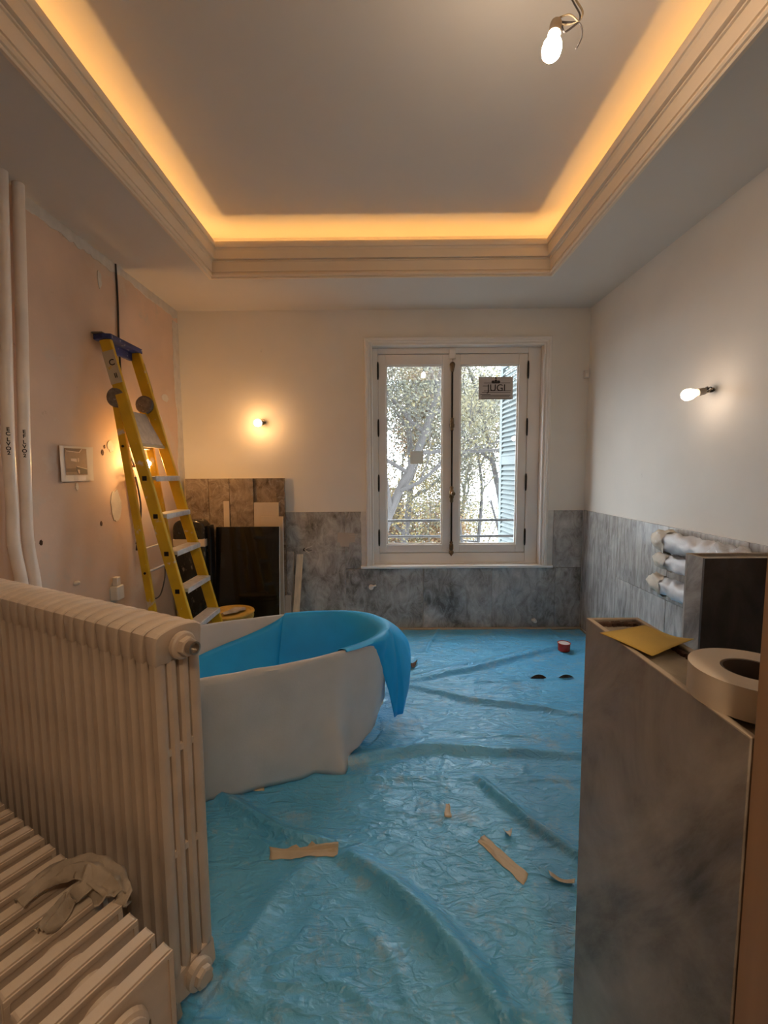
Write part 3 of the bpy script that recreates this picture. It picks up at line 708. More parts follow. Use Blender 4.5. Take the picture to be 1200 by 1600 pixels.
# left wall, behind the ladder
a = onx(206, 738, WL); a = Vector((WL, a.y, a.z))
bb = onx(232, 725, WL + 0.125)
bc = Vector((WL + 0.045, bb.y, bb.z - 0.012))
a = Vector((WL, bb.y + 0.01, bb.z - 0.03))
bulb_lamp('wall_bulb', 'bare amber bulb glowing behind the yellow ladder on the raw plaster wall', a, bc, (0.95, 0, 0.15), 'bulb_left',
          [([a, a + Vector((0.02, 0.01 * k - 0.02, 0.02)), bc], 0.003, ('copper', 'cable', 'beige_wire', 'copper')[k]) for k in range(4)])
# ceiling
hb = onz(865, 55, 2.76); a = Vector((hb.x + 0.06, hb.y + 0.10, CU))
top = hb + Vector((0.012, 0.012, 0.05)); ax = Vector((-0.18, -0.12, -0.97))
j = hb + Vector((0.085, 0.02, 0.055))
wr = [([a, a + Vector((0.03, -0.02, -0.12)), j + Vector((0.012, 0.0, 0.03)), j], 0.0032, 'beige_wire'),
      ([a + Vector((0.004, 0, 0)), a + Vector((0.02, -0.02, -0.12)), j + Vector((0.004, 0.0, 0.02)), j + Vector((-0.01, 0, 0)), top], 0.0028, 'cable'),
      ([j, j + Vector((-0.03, -0.01, 0.012)), top + Vector((0.012, 0, 0.012)), top], 0.003, 'beige_wire'),
      ([j, j + Vector((-0.035, 0.0, -0.006)), top + Vector((0.02, 0, -0.01)), top], 0.003, 'beige_wire'),
      ([j, j + Vector((-0.03, 0.0, -0.022)), top + Vector((0.025, 0, -0.03)), top + Vector((0.016, 0, -0.01))], 0.003, 'cable'),
      ([j, j + Vector((0.010, 0, -0.015)), j + Vector((0.012, 0, -0.04)), j + Vector((0.002, 0, -0.065)), j + Vector((-0.006, 0, -0.078))], 0.0026, 'cable')]
bulb_lamp('ceiling_bulb', 'bright bare bulb hanging on beige and black wires from the upper ceiling', a, top, ax, 'bulb_ceil', wr)
# unseen lamp behind the camera, added to fill the foreground
M['hall_fill'] = emit('hall_fill', (1.0, 0.72, 0.45), HALL_FILL)
hl = thing('hall_fill_lamp', 'unseen round ceiling lamp added in the hallway to fill the foreground', 'lamp', (0.3, -0.7, 2.65))
MB().lathe([(0.17, 0.0), (0.17, -0.02), (0.16, -0.022)], (0.3, -0.7, 2.6499), n=32).build('base', 'window', hl, smooth=40)
MB().lathe([(0.155, -0.0225), (0.15, -0.05), (0.12, -0.08), (0.06, -0.10), (0.005, -0.105)], (0.3, -0.7, 2.6499), n=32).build('diffuser', 'hall_fill', hl, smooth=60)

# ================================================================== LEFT WALL THINGS
def wall_pipe(name, label, px, letters, tv):
    pts = []
    for u, v, off in px:
        p = onx(u, v, WL + off); pts.append(p)
    t = thing(name, label, 'pipe', (pts[-1].x, pts[-1].y, 0), group='pair of painted wall pipes')
    P = smooth_path(pts, 6); R_ = 0.0245
    tb = MB().tube(P, R_, 14).build('tube', 'pipe', t, smooth=60)
    for (u, v) in ((px[-3][0], px[-3][1]),):
        i = min(range(len(P)), key=lambda k: abs(P[k].z - onx(u, v, WL + 0.04).z))
        MB().tube([P[i] - (P[i + 1] - P[i]).normalized() * 0.004, P[i] + (P[i + 1] - P[i]).normalized() * 0.004], R_ + 0.002, 14).build('weld_ring', 'pipe', t, smooth=40)
    v = tv
    for ch in letters:
        if ch != ' ':
            zc = onx(px[1][0], v, WL + 0.04).z
            i = min(range(len(P)), key=lambda k: abs(P[k].z - zc)); j = min(i + 1, len(P) - 1)
            a_, b_ = (P[i], P[j]) if abs(P[i].z - P[j].z) > 1e-6 else (P[i - 1], P[i])
            f = (zc - a_.z) / (b_.z - a_.z); c = a_.lerp(b_, f)
            d = Vector((-c.x, -c.y, 0)).normalized()
            text(ch, 0.023, 'ink', c + d * (R_ + 0.0015), d, (0, 0, 1), t)
            v += 7.0
        else: v += 2.0
    return t


wall_pipe('heating_pipe', 'white painted vertical pipe inked EC LVO2 against the raw plaster wall',
          [(2, 262, 0.04), (8, 500, 0.04), (13, 690, 0.04), (19, 790, 0.04), (22, 852, 0.045), (33, 905, 0.055), (40, 960, 0.06)], 'EC LVO2', 671)
wall_pipe('heating_pipe', 'white painted vertical pipe inked EF LVO2 against the raw plaster wall',
          [(28, 282, 0.04), (34, 500, 0.04), (38, 690, 0.04), (41, 790, 0.04), (44, 848, 0.045), (54, 905, 0.055), (60, 960, 0.06)], 'EF LVO2', 675)

# print of an interior taped to the wall
q = [onx(u, v, WL + 0.004) for u, v in ((90, 696), (145, 699), (146, 751), (94, 753))]
b = MB(); n = 8; P = []
for i in range(n + 1):
    row = []
    for jx_ in range(n + 1):
        a_ = q[0].lerp(q[1], jx_ / n); c_ = q[3].lerp(q[2], jx_ / n); p = a_.lerp(c_, i / n)
        p = p + Vector((0.008 * (1 - jx_ / n) ** 3 + 0.004 * (i / n) ** 4 * abs(math.sin(jx_ * 1.1)), 0, 0)); row.append(p)
    P.append(row)
b.grid(P); pr = b.build('wall_print', 'paper', solid=0.0006)
tag(pr, 'curling white paper with a brown room picture taped to the raw plaster wall', 'print')
def qp(u_, v_):  # point on the print in 0..1 coordinates, just proud of the paper
    a_ = q[0].lerp(q[1], u_); c_ = q[3].lerp(q[2], u_); p = a_.lerp(c_, v_)
    b0, b1 = 0.008 * 0.87 ** 3, 0.008 * 0.22 ** 3
    return p + Vector((b0 + (b1 - b0) * (u_ - 0.13) / 0.65 + 0.0022 + 0.003 * v_ ** 4, 0, 0))
for k, (nm, cc) in enumerate((('tint_a', (0.13, 0.065, 0.042)), ('tint_b', (0.25, 0.145, 0.10)), ('tint_c', (0.60, 0.44, 0.35)), ('tint_d', (0.05, 0.024, 0.016)))): M[nm] = plain('print_' + nm, cc, 0.7, var=0.1, scale=60)
def quad(mt, pts, lift=0.0):
    MB().add([qp(*p) + Vector((lift, 0, 0)) for p in pts], [tuple(range(len(pts)))]).build('printed_area', mt, pr)
quad('tint_b', [(0.13, 0.06), (0.78, 0.06), (0.80, 0.82), (0.13, 0.82)])
quad('tint_a', [(0.15, 0.07), (0.62, 0.07), (0.55, 0.15), (0.19, 0.13)], 0.0005)
quad('tint_c', [(0.17, 0.13), (0.55, 0.16), (0.62, 0.07), (0.64, 0.08), (0.57, 0.18), (0.17, 0.15)], 0.0006)
quad('tint_c', [(0.30, 0.35), (0.47, 0.35), (0.47, 0.50), (0.30, 0.50)], 0.0005)
quad('tint_c', [(0.50, 0.33), (0.54, 0.33), (0.54, 0.51), (0.50, 0.51)], 0.0005)
quad('tint_a', [(0.15, 0.56), (0.44, 0.56), (0.44, 0.70), (0.15, 0.70)], 0.0005)
quad('tint_d', [(0.44, 0.57), (0.78, 0.66), (0.79, 0.80), (0.50, 0.80), (0.44, 0.70)], 0.0006)
quad('tint_c', [(0.46, 0.56), (0.78, 0.64), (0.78, 0.66), (0.46, 0.58)], 0.0008)
quad('tint_c', [(0.48, 0.66), (0.55, 0.67), (0.55, 0.78), (0.51, 0.78)], 0.0009)
quad('tint_d', [(0.14, 0.70), (0.44, 0.70), (0.44, 0.72), (0.14, 0.72)], 0.0007)

# cable hanging out of a chase
def cable(name, label, pts, r_, mat='cable', cat='cable', group=None):
    o = MB().tube(smooth_path(pts, 8), r_, 8).build(name, mat, smooth=60); return tag(o, label, cat, group)
ca = onx(181, 416, WL + 0.008)
cable('power_cable', 'dark cable hanging straight down the plaster wall from the ceiling edge',
      [Vector((WL + 0.007, ca.y, C - 0.001)), onx(184, 470, WL + 0.008), onx(186, 540, WL + 0.010), onx(193, 640, WL + 0.012), onx(201, 700, WL + 0.016), Vector((WL + 0.014, bb.y + 0.03, bb.z - 0.02))], 0.006)
cable('power_cable', 'thick black cable bundle dropping behind the ladder below the amber bulb',
      [onx(205, 745, WL + 0.03), onx(211, 790, WL + 0.03), onx(217, 820, WL + 0.035), onx(214, 860, WL + 0.02)], 0.009)
cable('power_cable', 'black cable curving down beside the thick cable bundle behind the ladder',
      [onx(212, 745, WL + 0.05), onx(220, 790, WL + 0.05), onx(218, 825, WL + 0.04), onx(213, 850, WL + 0.02)], 0.006)
cable('power_cable', 'thin black cable looping low on the wall between the ladder rails',
      [onx(224, 870, WL + 0.012), onx(231, 905, WL + 0.02), onx(238, 933, WL + 0.05), onx(250, 930, WL + 0.06), onx(257, 905, WL + 0.03), onx(258, 880, WL + 0.008)], 0.005)
# copper wire bunch at the junction
jb = thing('wire_bunch', 'tangle of stripped copper wires on the plaster wall behind the ladder', 'wires', onx(207, 745, WL))
for k in range(9):
    u, v = 205 + 8 * random.random(), 722 + 4 * k % 30
    p0 = onx(206, 750, WL + 0.002); p1 = onx(u - 4, v + 5, WL + 0.04 + 0.02 * random.random()); p2 = onx(u + 4, v + 22, WL + 0.05); p3 = onx(207 + random.random() * 6, v + 38, WL + 0.02)
    MB().tube(smooth_path([p0, p1, p2, p3], 5), 0.003, 6).build('wire', ('copper', 'beige_wire', 'cable')[k % 3], jb, smooth=60)
# white capped stub and small plugs on the wall just above the radiator
c = onx(177, 922, WL)
st = thing('capped_pipe_stub', 'white plastic capped pipe stub on the plaster wall above the tall radiator', 'pipe stub', c)
MB().box(WL, WL + 0.05, c.y - 0.036, c.y + 0.036, c.z - 0.06, c.z + 0.03).build('body', 'window', st, bevel=0.005)
MB().box(WL + 0.008, WL + 0.042, c.y - 0.018, c.y + 0.018, c.z + 0.0305, c.z + 0.085).build('cap', 'window', st, bevel=0.004)
c = onx(117, 912, WL)
tag(MB().lathe([(0.014, 0), (0.012, 0.02), (0.004, 0.03)], c, (1, 0, 0.3), 10).build('wall_plug', 'window', smooth=50), 'tiny white plug on the plaster wall between pipes and capped stub', 'plug')
# rail stub behind the ladder
p, q2 = onx(222, 856, WL), onx(265, 846, WL + 0.10)
tag(MB().tube([onx(224, 858, WL + 0.002), onx(240, 853, WL + 0.05), onx(262, 846, WL + 0.11), onx(266, 850, WL + 0.11)], 0.007, 8).build('wall_bracket', 'tread', smooth=50), 'thin splattered metal bracket sticking out of the wall behind the ladder', 'bracket')

# ================================================================== LADDER
lad = thing('step_ladder', 'yellow fibreglass step ladder with plaster splashes leaning on the plaster wall', 'ladder', (-1.25, 2.89, 0))
XT, XB, ZT = -1.660, -1.115, 2.19
def front(z, far):   # centre line of a front rail
    f = z / ZT; y = (3.065 + (1 - f) * 0.045) if far else (2.750 - (1 - f) * 0.055)
    return Vector((XB + (XT - XB) * f, y, z))
ZHNG = 1.830
def rear(z, far):
    f = z / ZHNG; h = front(ZHNG, far); y = h.y + (0.03 if far else -0.03) * (1 - f) + (-0.018 if far else 0.018)
    return Vector((-1.395 + (h.x - 0.052 + 1.395) * f, y, z))
for far in (0, 1):
    MB().beam(front(0.02, far), front(ZT, far), 0.068, 0.028, up=(0, 1, 0)).build('rail', 'yellow', lad, bevel=0.004)
    MB().beam(rear(0.02, far), rear(ZHNG, far), 0.046, 0.026, up=(0, 1, 0)).build('rear_rail', 'yellow', lad, bevel=0.004)
    sy = 1 if far else -1
    p = front(1.80, far); d = (front(2.1, far) - front(1.8, far)).normalized()
    MB().beam(front(1.93, far) + Vector((0, sy * 0.0155, 0)), front(2.12, far) + Vector((0, sy * 0.0155, 0)), 0.07, 0.002, up=(0, 1, 0)).build('label_strip', 'yellow_dirty', lad)
    MB().lathe([(0.052, -0.022), (0.060, -0.014), (0.060, 0.014), (0.052, 0.022)], (front(ZHNG, far) + rear(ZHNG, far)) / 2 + Vector((-0.012, 0, 0.02)), (0, 1, 0), 22).build('hinge', 'joint', lad, smooth=40)
    for fn, nm in ((front, 'foot'), (rear, 'foot')):
        MB().beam(fn(0.0, far) + Vector((0, 0, 0.001)), fn(0.05, far), 0.074 if fn is front else 0.052, 0.034, up=(0, 1, 0)).build(nm, 'rubber', lad, bevel=0.003)
for zt_ in (1.365, 1.135, 0.905, 0.672, 0.440, 0.210):
    a_, c_ = front(zt_, 0), front(zt_, 1)
    tr = MB().box(a_.x - 0.040, a_.x + 0.050, a_.y + 0.0145, c_.y - 0.0145, zt_ - 0.012, zt_ + 0.012).build('tread', 'tread', lad, bevel=0.003)
    MB().box(a_.x + 0.0505, a_.x + 0.054, a_.y + 0.016, c_.y - 0.016, zt_ - 0.020, zt_ + 0.010).build('tread_edge', 'tread', tr)
    MB().box(a_.x - 0.014, a_.x + 0.014, a_.y - 0.0175, a_.y - 0.0145, zt_ - 0.014, zt_ + 0.014).build('rivet_plate', 'black', lad, bevel=0.002)
for zt_ in (1.56, 0.78, 0.35):
    a_, c_ = rear(zt_, 0), rear(zt_, 1)
    MB().tube([a_ + Vector((0, 0.013, 0)), c_ - Vector((0, 0.013, 0))], 0.009, 8).build('cross_bar', 'tread', lad, smooth=50)
    MB().lathe([(0.008, 0), (0.008, 0.004)], a_ + Vector((0, -0.0135, 0)), (0, -1, 0), 10).build('rivet', 'black', lad)
a_, c_ = front(1.575, 0), front(1.575, 1); e_ = rear(1.78, 0)
MB().obox(((a_.x + e_.x) / 2 + 0.01, (a_.y + c_.y) / 2, 1.68), ((e_.x - a_.x) / 2, 0, 0.105), (0, (c_.y - a_.y) / 2 - 0.034, 0), (0.006, 0, 0.004)).build('platform', 'tread', lad, bevel=0.003)
MB().beam(a_ + Vector((0.0, 0.015, -0.005)), c_ - Vector((0.0, 0.015, 0.005)), 0.03, 0.02).build('cross_bar', 'yellow_dirty', lad, bevel=0.003)
# navy top cap hooked to the wall
yc0, yc1 = front(ZT, 0).y, front(ZT, 1).y
tp = MB().prism([(-1.728, yc0 - 0.01), (-1.735, yc0 + 0.03), (-1.69, yc0 + 0.06), (-1.69, yc1 - 0.03), (-1.70, yc1 + 0.02), (-1.62, yc1 + 0.022), (-1.615, yc0 - 0.02), (-1.66, yc0 - 0.03)],
               lambda p: (p[0], p[1], ZT - 0.002), lambda p: (p[0], p[1], ZT + 0.030)).build('top_cap', 'navy', lad, bevel=0.006, seg=2)
MB().box(-1.69, -1.668, yc0 + 0.02, yc1 - 0.02, ZT - 0.055, ZT - 0.0025).build('cap_web', 'navy', tp, bevel=0.003)
MB().box(-1.735, -1.665, yc0 - 0.022, yc0 + 0.018, ZT + 0.0305, ZT + 0.042).build('cap_pad', 'joint', tp, bevel=0.005)
fc = front(2.02, 0)
text('C', 0.05, 'ink', fc + Vector((0, -0.0185, 0.03)), (0, -1, 0), (-0.25, 0, 1), lad); text('II', 0.04, 'ink', fc + Vector((0.02, -0.0185, -0.045)), (0, -1, 0), (-0.25, 0, 1), lad)

# ================================================================== THINGS LEANING IN THE BACK CORNER
yw = D - 0.072
def lean(name, label, cat, px0, px1, vtop, mat, ytop, ybot, th, edge=None, z0=0.0, pxb=None, bevel=0.002):
    """flat board leaning on the wall: top edge at pixel columns px0..px1, row vtop; foot at ybot"""
    a_, c_ = ony(px0, vtop, ytop), ony(px1, vtop, ytop); zt_ = (a_.z + c_.z) / 2
    sh = 0.0 if pxb is None else pxb
    t = thing(name, label, cat, ((a_.x + c_.x) / 2 + sh, ybot, z0))
    up_ = Vector((0, ytop - ybot, zt_ - z0)); nn = Vector((0, -(zt_ - z0), ytop - ybot)).normalized() * th
    lo0, lo1 = Vector((a_.x + sh, ybot, z0 + abs(nn.z))), Vector((c_.x + sh, ybot, z0 + abs(nn.z)))
    hi0, hi1 = Vector((a_.x, ytop, zt_)), Vector((c_.x, ytop, zt_))
    vs = [lo0, lo1, hi1, hi0, lo0 + nn, lo1 + nn, hi1 + nn, hi0 + nn]
    fs = [(0, 1, 2, 3), (7, 6, 5, 4), (0, 4, 5, 1), (2, 6, 7, 3), (0, 3, 7, 4), (1, 5, 6, 2)]
    MB().add(vs, fs).build('panel', mat, t, bevel=bevel)
    if edge:
        e = MB(); k = 0.0012
        vs = [lo1 + Vector((0.0003, 0, 0)), hi1 + Vector((0.0003, 0, 0)), hi1 + nn + Vector((0.0003, 0, 0)), lo1 + nn + Vector((0.0003, 0, 0))]
        vs += [v_ + Vector((k * 3, 0, 0)) for v_ in vs]
        e.add(vs, [(0, 1, 2, 3), (7, 6, 5, 4), (0, 4, 5, 1), (1, 5, 6, 2), (2, 6, 7, 3), (3, 7, 4, 0)]).build('edge_strip', edge, t)
    return t


lean('wall_board', 'tall narrow beige strip of board leaning behind the black slab', 'board', 349.5, 358.5, 783, 'board', yw - 0.001, 3.775, 0.010)
lean('wall_board', 'taller beige board leaning on the stone panel behind the black slab', 'board', 397, 436, 785, 'board', yw - 0.001, 3.772, 0.012)
lean('wall_board', 'shorter beige board with a pale edge just behind the black slab', 'board', 407, 442, 807, 'board', yw - 0.030, 3.735, 0.012, edge='window')
lean('black_slab', 'polished black stone slab with pale edge leaning in the corner', 'slab', 339, 437, 823, 'granite', yw - 0.065, 3.66, 0.022, edge='edge_blue', pxb=0.0)
lean('tile_offcut', 'narrow grey stone tile offcut leaning on the tiled wall by the black slab', 'tile', 447.5, 458.5, 862, 'tile', D - 0.016, 3.80, 0.010, edge='tile_edge')
lean('wood_batten', 'pale wooden batten leaning on the grey tiled wall', 'batten', 464, 474, 866, 'wood', D - 0.014, 3.74, 0.012, pxb=-0.035)
lean('short_offcut', 'short pale board offcut standing at the foot of the narrow tile offcut', 'board', 446, 455, 930, 'band', 3.765, 3.70, 0.010)

# shrink-wrapped black thing behind the ladder
c0, c1 = ony(272, 811, 3.66), ony(326, 811, 3.66)
wt = thing('wrapped_bundle', 'tall rounded bundle in shiny black shrink wrap with a paper band', 'bundle', ((c0.x + c1.x) / 2 + 0.0, 3.62, 0))
xa, xb = max(c0.x, WL + 0.03), c1.x
def rrect(x0, x1, z0, z1, r_, k=6):
    P = []
    for cx, cz, a0 in ((x1 - r_, z1 - r_, 0), (x0 + r_, z1 - r_, 90), (x0 + r_ * 0.3, z0 + r_ * 0.3, 180), (x1 - r_ * 0.3, z0 + r_ * 0.3, 270)):
        rr = r_ if a0 < 180 else r_ * 0.3
        P += [(cx + rr * math.cos(math.radians(a0 + 90 * i / k)), cz + rr * math.sin(math.radians(a0 + 90 * i / k))) for i in range(k + 1)]
    return P
zt_ = c0.z
MB().prism(rrect(xa, xb, 0.0, zt_, 0.07), lambda p: (p[0], 3.56, p[1]), lambda p: (p[0], 3.70, p[1])).build('body', 'wrap_black', wt, bevel=0.02, seg=3, smooth=50)
zb0 = ony(300, 855, 3.56).z; zb1 = ony(300, 842, 3.56).z
MB().box(xa - 0.002, xb + 0.002, 3.5575, 3.7025, zb0, zb1).build('paper_band', 'band', wt, bevel=0.006)
MB().box(xb + 0.004, xb + 0.03, 3.60, 3.69, 0.0, zt_ - 0.05).build('side_strip', 'black', wt, bevel=0.004)

# yellow sack/bucket with a rag on its lid
bx = thing('yellow_bucket', 'round yellow plaster bucket with dusty lid behind the ladder foot', 'bucket', (-1.175, 3.30, 0))
zb_ = 0.350
MB().lathe([(0.135, 0.0), (0.14, 0.01), (0.150, 0.15), (0.160, zb_ - 0.05), (0.168, zb_ - 0.045), (0.170, zb_ - 0.03), (0.160, zb_ - 0.025), (0.162, zb_ - 0.012)], (-1.175, 3.30, 0), n=28).build('pail', 'bucket', bx, smooth=40)
MB().lathe([(0.170, 0), (0.174, 0.006), (0.172, 0.016), (0.15, 0.018), (0.145, 0.010), (0.02, 0.009)], (-1.175, 3.30, zb_ - 0.0115), n=28).build('lid', 'bucket', bx, smooth=40)


def cloth_ribbons(name, mat, ribs, parent=None, amp=0.006, solid=0.003, nc=8):
    """each rib: list of (point, half width); a strip of crumpled cloth along the path"""
    b = MB()
    for k, rib in enumerate(ribs):
        pts = smooth_path([p for p, _ in rib], 7); ws_ = smooth_path([Vector((w_, 0, 0)) for _, w_ in rib], 7); P = []
        for i, p in enumerate(pts):
            t = (pts[min(i + 1, len(pts) - 1)] - pts[max(i - 1, 0)]).normalized(); sd = t.cross(Vector((0, 0, 1)))
            sd = sd.normalized() if sd.length > 1e-3 else Vector((1, 0, 0)); up_ = sd.cross(t)
            row = []
            for jx_ in range(nc + 1):
                f = jx_ / nc * 2 - 1
                q_ = p + sd * (f * ws_[i].x) - up_ * (0.45 * ws_[i].x * f * f) + up_ * (amp * math.sin(f * 7 + i * 0.25 + k) + amp * 1.5 * nz(p + sd * f * 0.05, 26, k))
                row.append(q_)
            P.append(row)
        b.grid(P)
    return b.build(name, mat, parent, smooth=70, solid=solid)


rg = cloth_ribbons('dust_rag', 'rag', [[(Vector((-1.20, 3.20, zb_ + 0.022)), 0.02), (Vector((-1.16, 3.25, zb_ + 0.030)), 0.04), (Vector((-1.12, 3.30, zb_ + 0.034)), 0.035), (Vector((-1.07, 3.33, zb_ + 0.022)), 0.02)]], amp=0.004)
tag(rg, 'crumpled grey rag lying on the yellow bucket lid', 'rag')

# back-wall fittings
c = ony(580, 917, D - 0.011)
st = thing('pipe_outlet', 'white pipe outlet sticking out of the tiles below the window', 'pipe outlet', c)
MB().lathe([(0.022, 0), (0.022, 0.02), (0.016, 0.022), (0.016, 0.04)], c + Vector((0, -0.0005, 0)), (0, -1, 0), 16).build('flange', 'window', st, smooth=40)
MB().lathe([(0.008, 0), (0.008, 0.03)], c + Vector((0.016, -0.03, 0.012)), (1, 0, 0.3), 10).build('lever', 'window', st, smooth=40)
c = ony(833, 968, D - 0.011)
st = thing('pipe_outlet', 'small capped pipe outlet low on the tiles near the floor', 'pipe outlet', c)
MB().lathe([(0.018, 0), (0.018, 0.03), (0.012, 0.032), (0.012, 0.045)], c + Vector((0, -0.0005, 0)), (0.2, -1, -0.15), 14).build('cap', 'pipe', st, smooth=40)
MB().lathe([(0.006, 0), (0.006, 0.035)], c + Vector((-0.005, -0.012, 0.012)), (-0.4, -0.3, 1), 8).build('screw', 'steel', st, smooth=40)
p = [ony(u, v, D - 0.0115) for u, v in ((528, 832), (554, 833), (554, 847), (527, 847))]
lb = MB().prism([(528, 832), (554, 833), (555, 847), (546, 848), (545, 854), (532, 854), (531, 847), (527, 847)], lambda q_: ony(q_[0], q_[1], D - 0.0115), lambda q_: ony(q_[0], q_[1], D - 0.0125)).build('paper_label', 'band')
tag(lb, 'torn blank paper label stuck on the grey tile beside the window', 'label')
for k in range(2):
    MB().box(ony(533 + 2 * k, 0, D).x, ony(549 - 4 * k, 0, D).x, D - 0.0132, D - 0.0126, ony(0, 838.5 + 3.5 * k, D).z - 0.003, ony(0, 838.5 + 3.5 * k, D).z + 0.003).build('printed_line', 'tile_edge', lb)
w_ = thing('wall_wires', 'loose white wire ends poking from the tile above the batten', 'wires', ony(476, 860, D - 0.011))
for k, (u, v) in enumerate(((487, 854), (487, 860), (484, 864))):
    MB().tube(smooth_path([ony(476, 859, D - 0.0115), ony(480, 858 - 2 + 3 * k, D - 0.035), ony(u, v, D - 0.06)], 5), 0.003, 6).build('wire', ('window', 'cable', 'window')[k], w_, smooth=50)
MB().lathe([(0.014, 0), (0.014, 0.001)], ony(476, 859, D - 0.0112), (0, -1, 0), 14).build('wire_hole', 'black', w_)

# ================================================================== HALF WALL AND PARTITION
hw = thing('half_wall', 'low partition wall clad in grey stone slabs with open mortar top', None, (0.52, 0.77, 0), kind='structure')
hw.name = 'wall_half'
HX_, HY0, HY1, HZ = 0.458, 0.5415, 1.008, 1.060; HW = 0.119
MB().box(HX_ + 0.0125, HX_ + HW - 0.0125, HY0, HY1 - 0.0125, 0.0, HZ - 0.010).build('core', 'mortar', hw)
MB().box(HX_, HX_ + 0.012, HY0, HY1, 0.0, HZ).build('slab', 'tile_half', hw, bevel=0.0006)
MB().box(HX_ + HW - 0.012, HX_ + HW, HY0, HY1, 0.0, HZ).build('slab', 'tile_half', hw, bevel=0.0006)
MB().box(HX_ + 0.0122, HX_ + HW - 0.0122, HY1 - 0.012, HY1, 0.0, HZ).build('slab', 'tile_half', hw, bevel=0.0006)
b = MB(); e = 0.0006
b.box(HX_ + e, HX_ + 0.0108, HY0, HY1 - e, HZ + 0.0001, HZ + 0.001).box(HX_ + HW - 0.0108, HX_ + HW - e, HY0, HY1 - e, HZ + 0.0001, HZ + 0.001).box(HX_ + 0.0112, HX_ + HW - 0.0112, HY1 - 0.0108, HY1 - e, HZ + 0.0001, HZ + 0.001)
b.build('raw_edge', 'tile_edge', hw)
# dark crumbled grout along the inside of the rim
b = MB(); n = 40
for i in range(n):
    y = HY1 - 0.02 - 0.005 * random.random(); x = HX_ + 0.015 + (HW - 0.03) * i / n
    b.obox((x, y, HZ - 0.007), (0.003 + 0.002 * random.random(), 0.001, 0), (-0.001, 0.003 + 0.004 * random.random(), 0), (0, 0, 0.003 + 0.002 * random.random()))
for i in range(60):
    y = HY1 - 0.02 - 0.30 * i / 60; x = HX_ + HW - 0.016 - 0.004 * random.random()
    b.obox((x, y, HZ - 0.007), (0.003 + 0.002 * random.random(), 0.001, 0), (-0.001, 0.004, 0), (0, 0, 0.003 + 0.002 * random.random()))
o = b.build('crumbled_grout', 'grout_dark', hw); o['kind'] = 'stuff'

pt = thing('wall_partition', 'short stone-clad partition standing out from the plain wall', None, (1.5, 1.83, 0), kind='structure')
PX, PY0, PY1, PZ = 1.268, 1.770, 1.886, 1.044
MB().box(PX + 0.0125, WR, PY0 + 0.0125, PY1 - 0.0125, 0, PZ - 0.012).build('core', 'mortar', pt)
MB().box(PX, WR - 0.0005, PY0, PY0 + 0.012, 0, PZ).build('slab', 'slab_shaded', pt, bevel=0.0006)
MB().box(PX, WR - 0.012, PY1 - 0.012, PY1, 0, PZ).build('slab', 'tile_half', pt, bevel=0.0006)
MB().box(PX, PX + 0.012, PY0 + 0.0122, PY1 - 0.0122, 0, PZ).build('slab', 'tile_half', pt, bevel=0.0006)
b = MB(); b.box(PX + e, WR - 0.0006, PY0 + e, PY0 + 0.0108, PZ + 0.0001, PZ + 0.001).box(PX + e, PX + 0.0108, PY0 + 0.0112, PY1 - 0.0112, PZ + 0.0001, PZ + 0.001).box(PX + e, WR - 0.012, PY1 - 0.0108, PY1 - e, PZ + 0.0001, PZ + 0.001)
b.build('raw_edge', 'tile_edge', pt)

# tape roll
tr = thing('tape_roll', 'wide roll of cream tape lying flat on the half wall', 'tape roll', (0.536, 0.636, HZ + 0.0012))
MB().lathe([(0.040, 0.0), (0.080, 0.0), (0.080, 0.046), (0.040, 0.046), (0.040, 0.0)], (0.536, 0.636, HZ + 0.0012), n=64, cap=False).build('tape', 'tape_roll', tr, smooth=30)
MB().lathe([(0.0365, 0.0), (0.0395, 0.0), (0.0395, 0.045), (0.0365, 0.045), (0.0365, 0.0)], (0.536, 0.636, HZ + 0.0012), n=48, cap=False).build('core', 'cardboard', tr, smooth=30)
# yellow sandpaper sheet
q = [onz(u, v, HZ + 0.003) for u, v in ((937, 990), (1008, 979), (1084, 1006), (1019, 1026))]
b = MB(); n = 14; P = []
for i in range(n + 1):
    row = []
    for jx_ in range(n + 1):
        p = q[0].lerp(q[1], jx_ / n).lerp(q[3].lerp(q[2], jx_ / n), i / n)
        lift = 0.010 * max(0, (i / n) - 0.55) ** 2 * 4 * (jx_ / n) + 0.0025 * nz(p, 14) + 0.0015
        p = p + Vector((0, 0, max(0.0, lift))); row.append(p)
    P.append(row)
tag(b.grid(P).build('sandpaper_sheet', 'sand', solid=0.0012, smooth=60), 'square sheet of yellow sandpaper lying on the half wall', 'sandpaper')

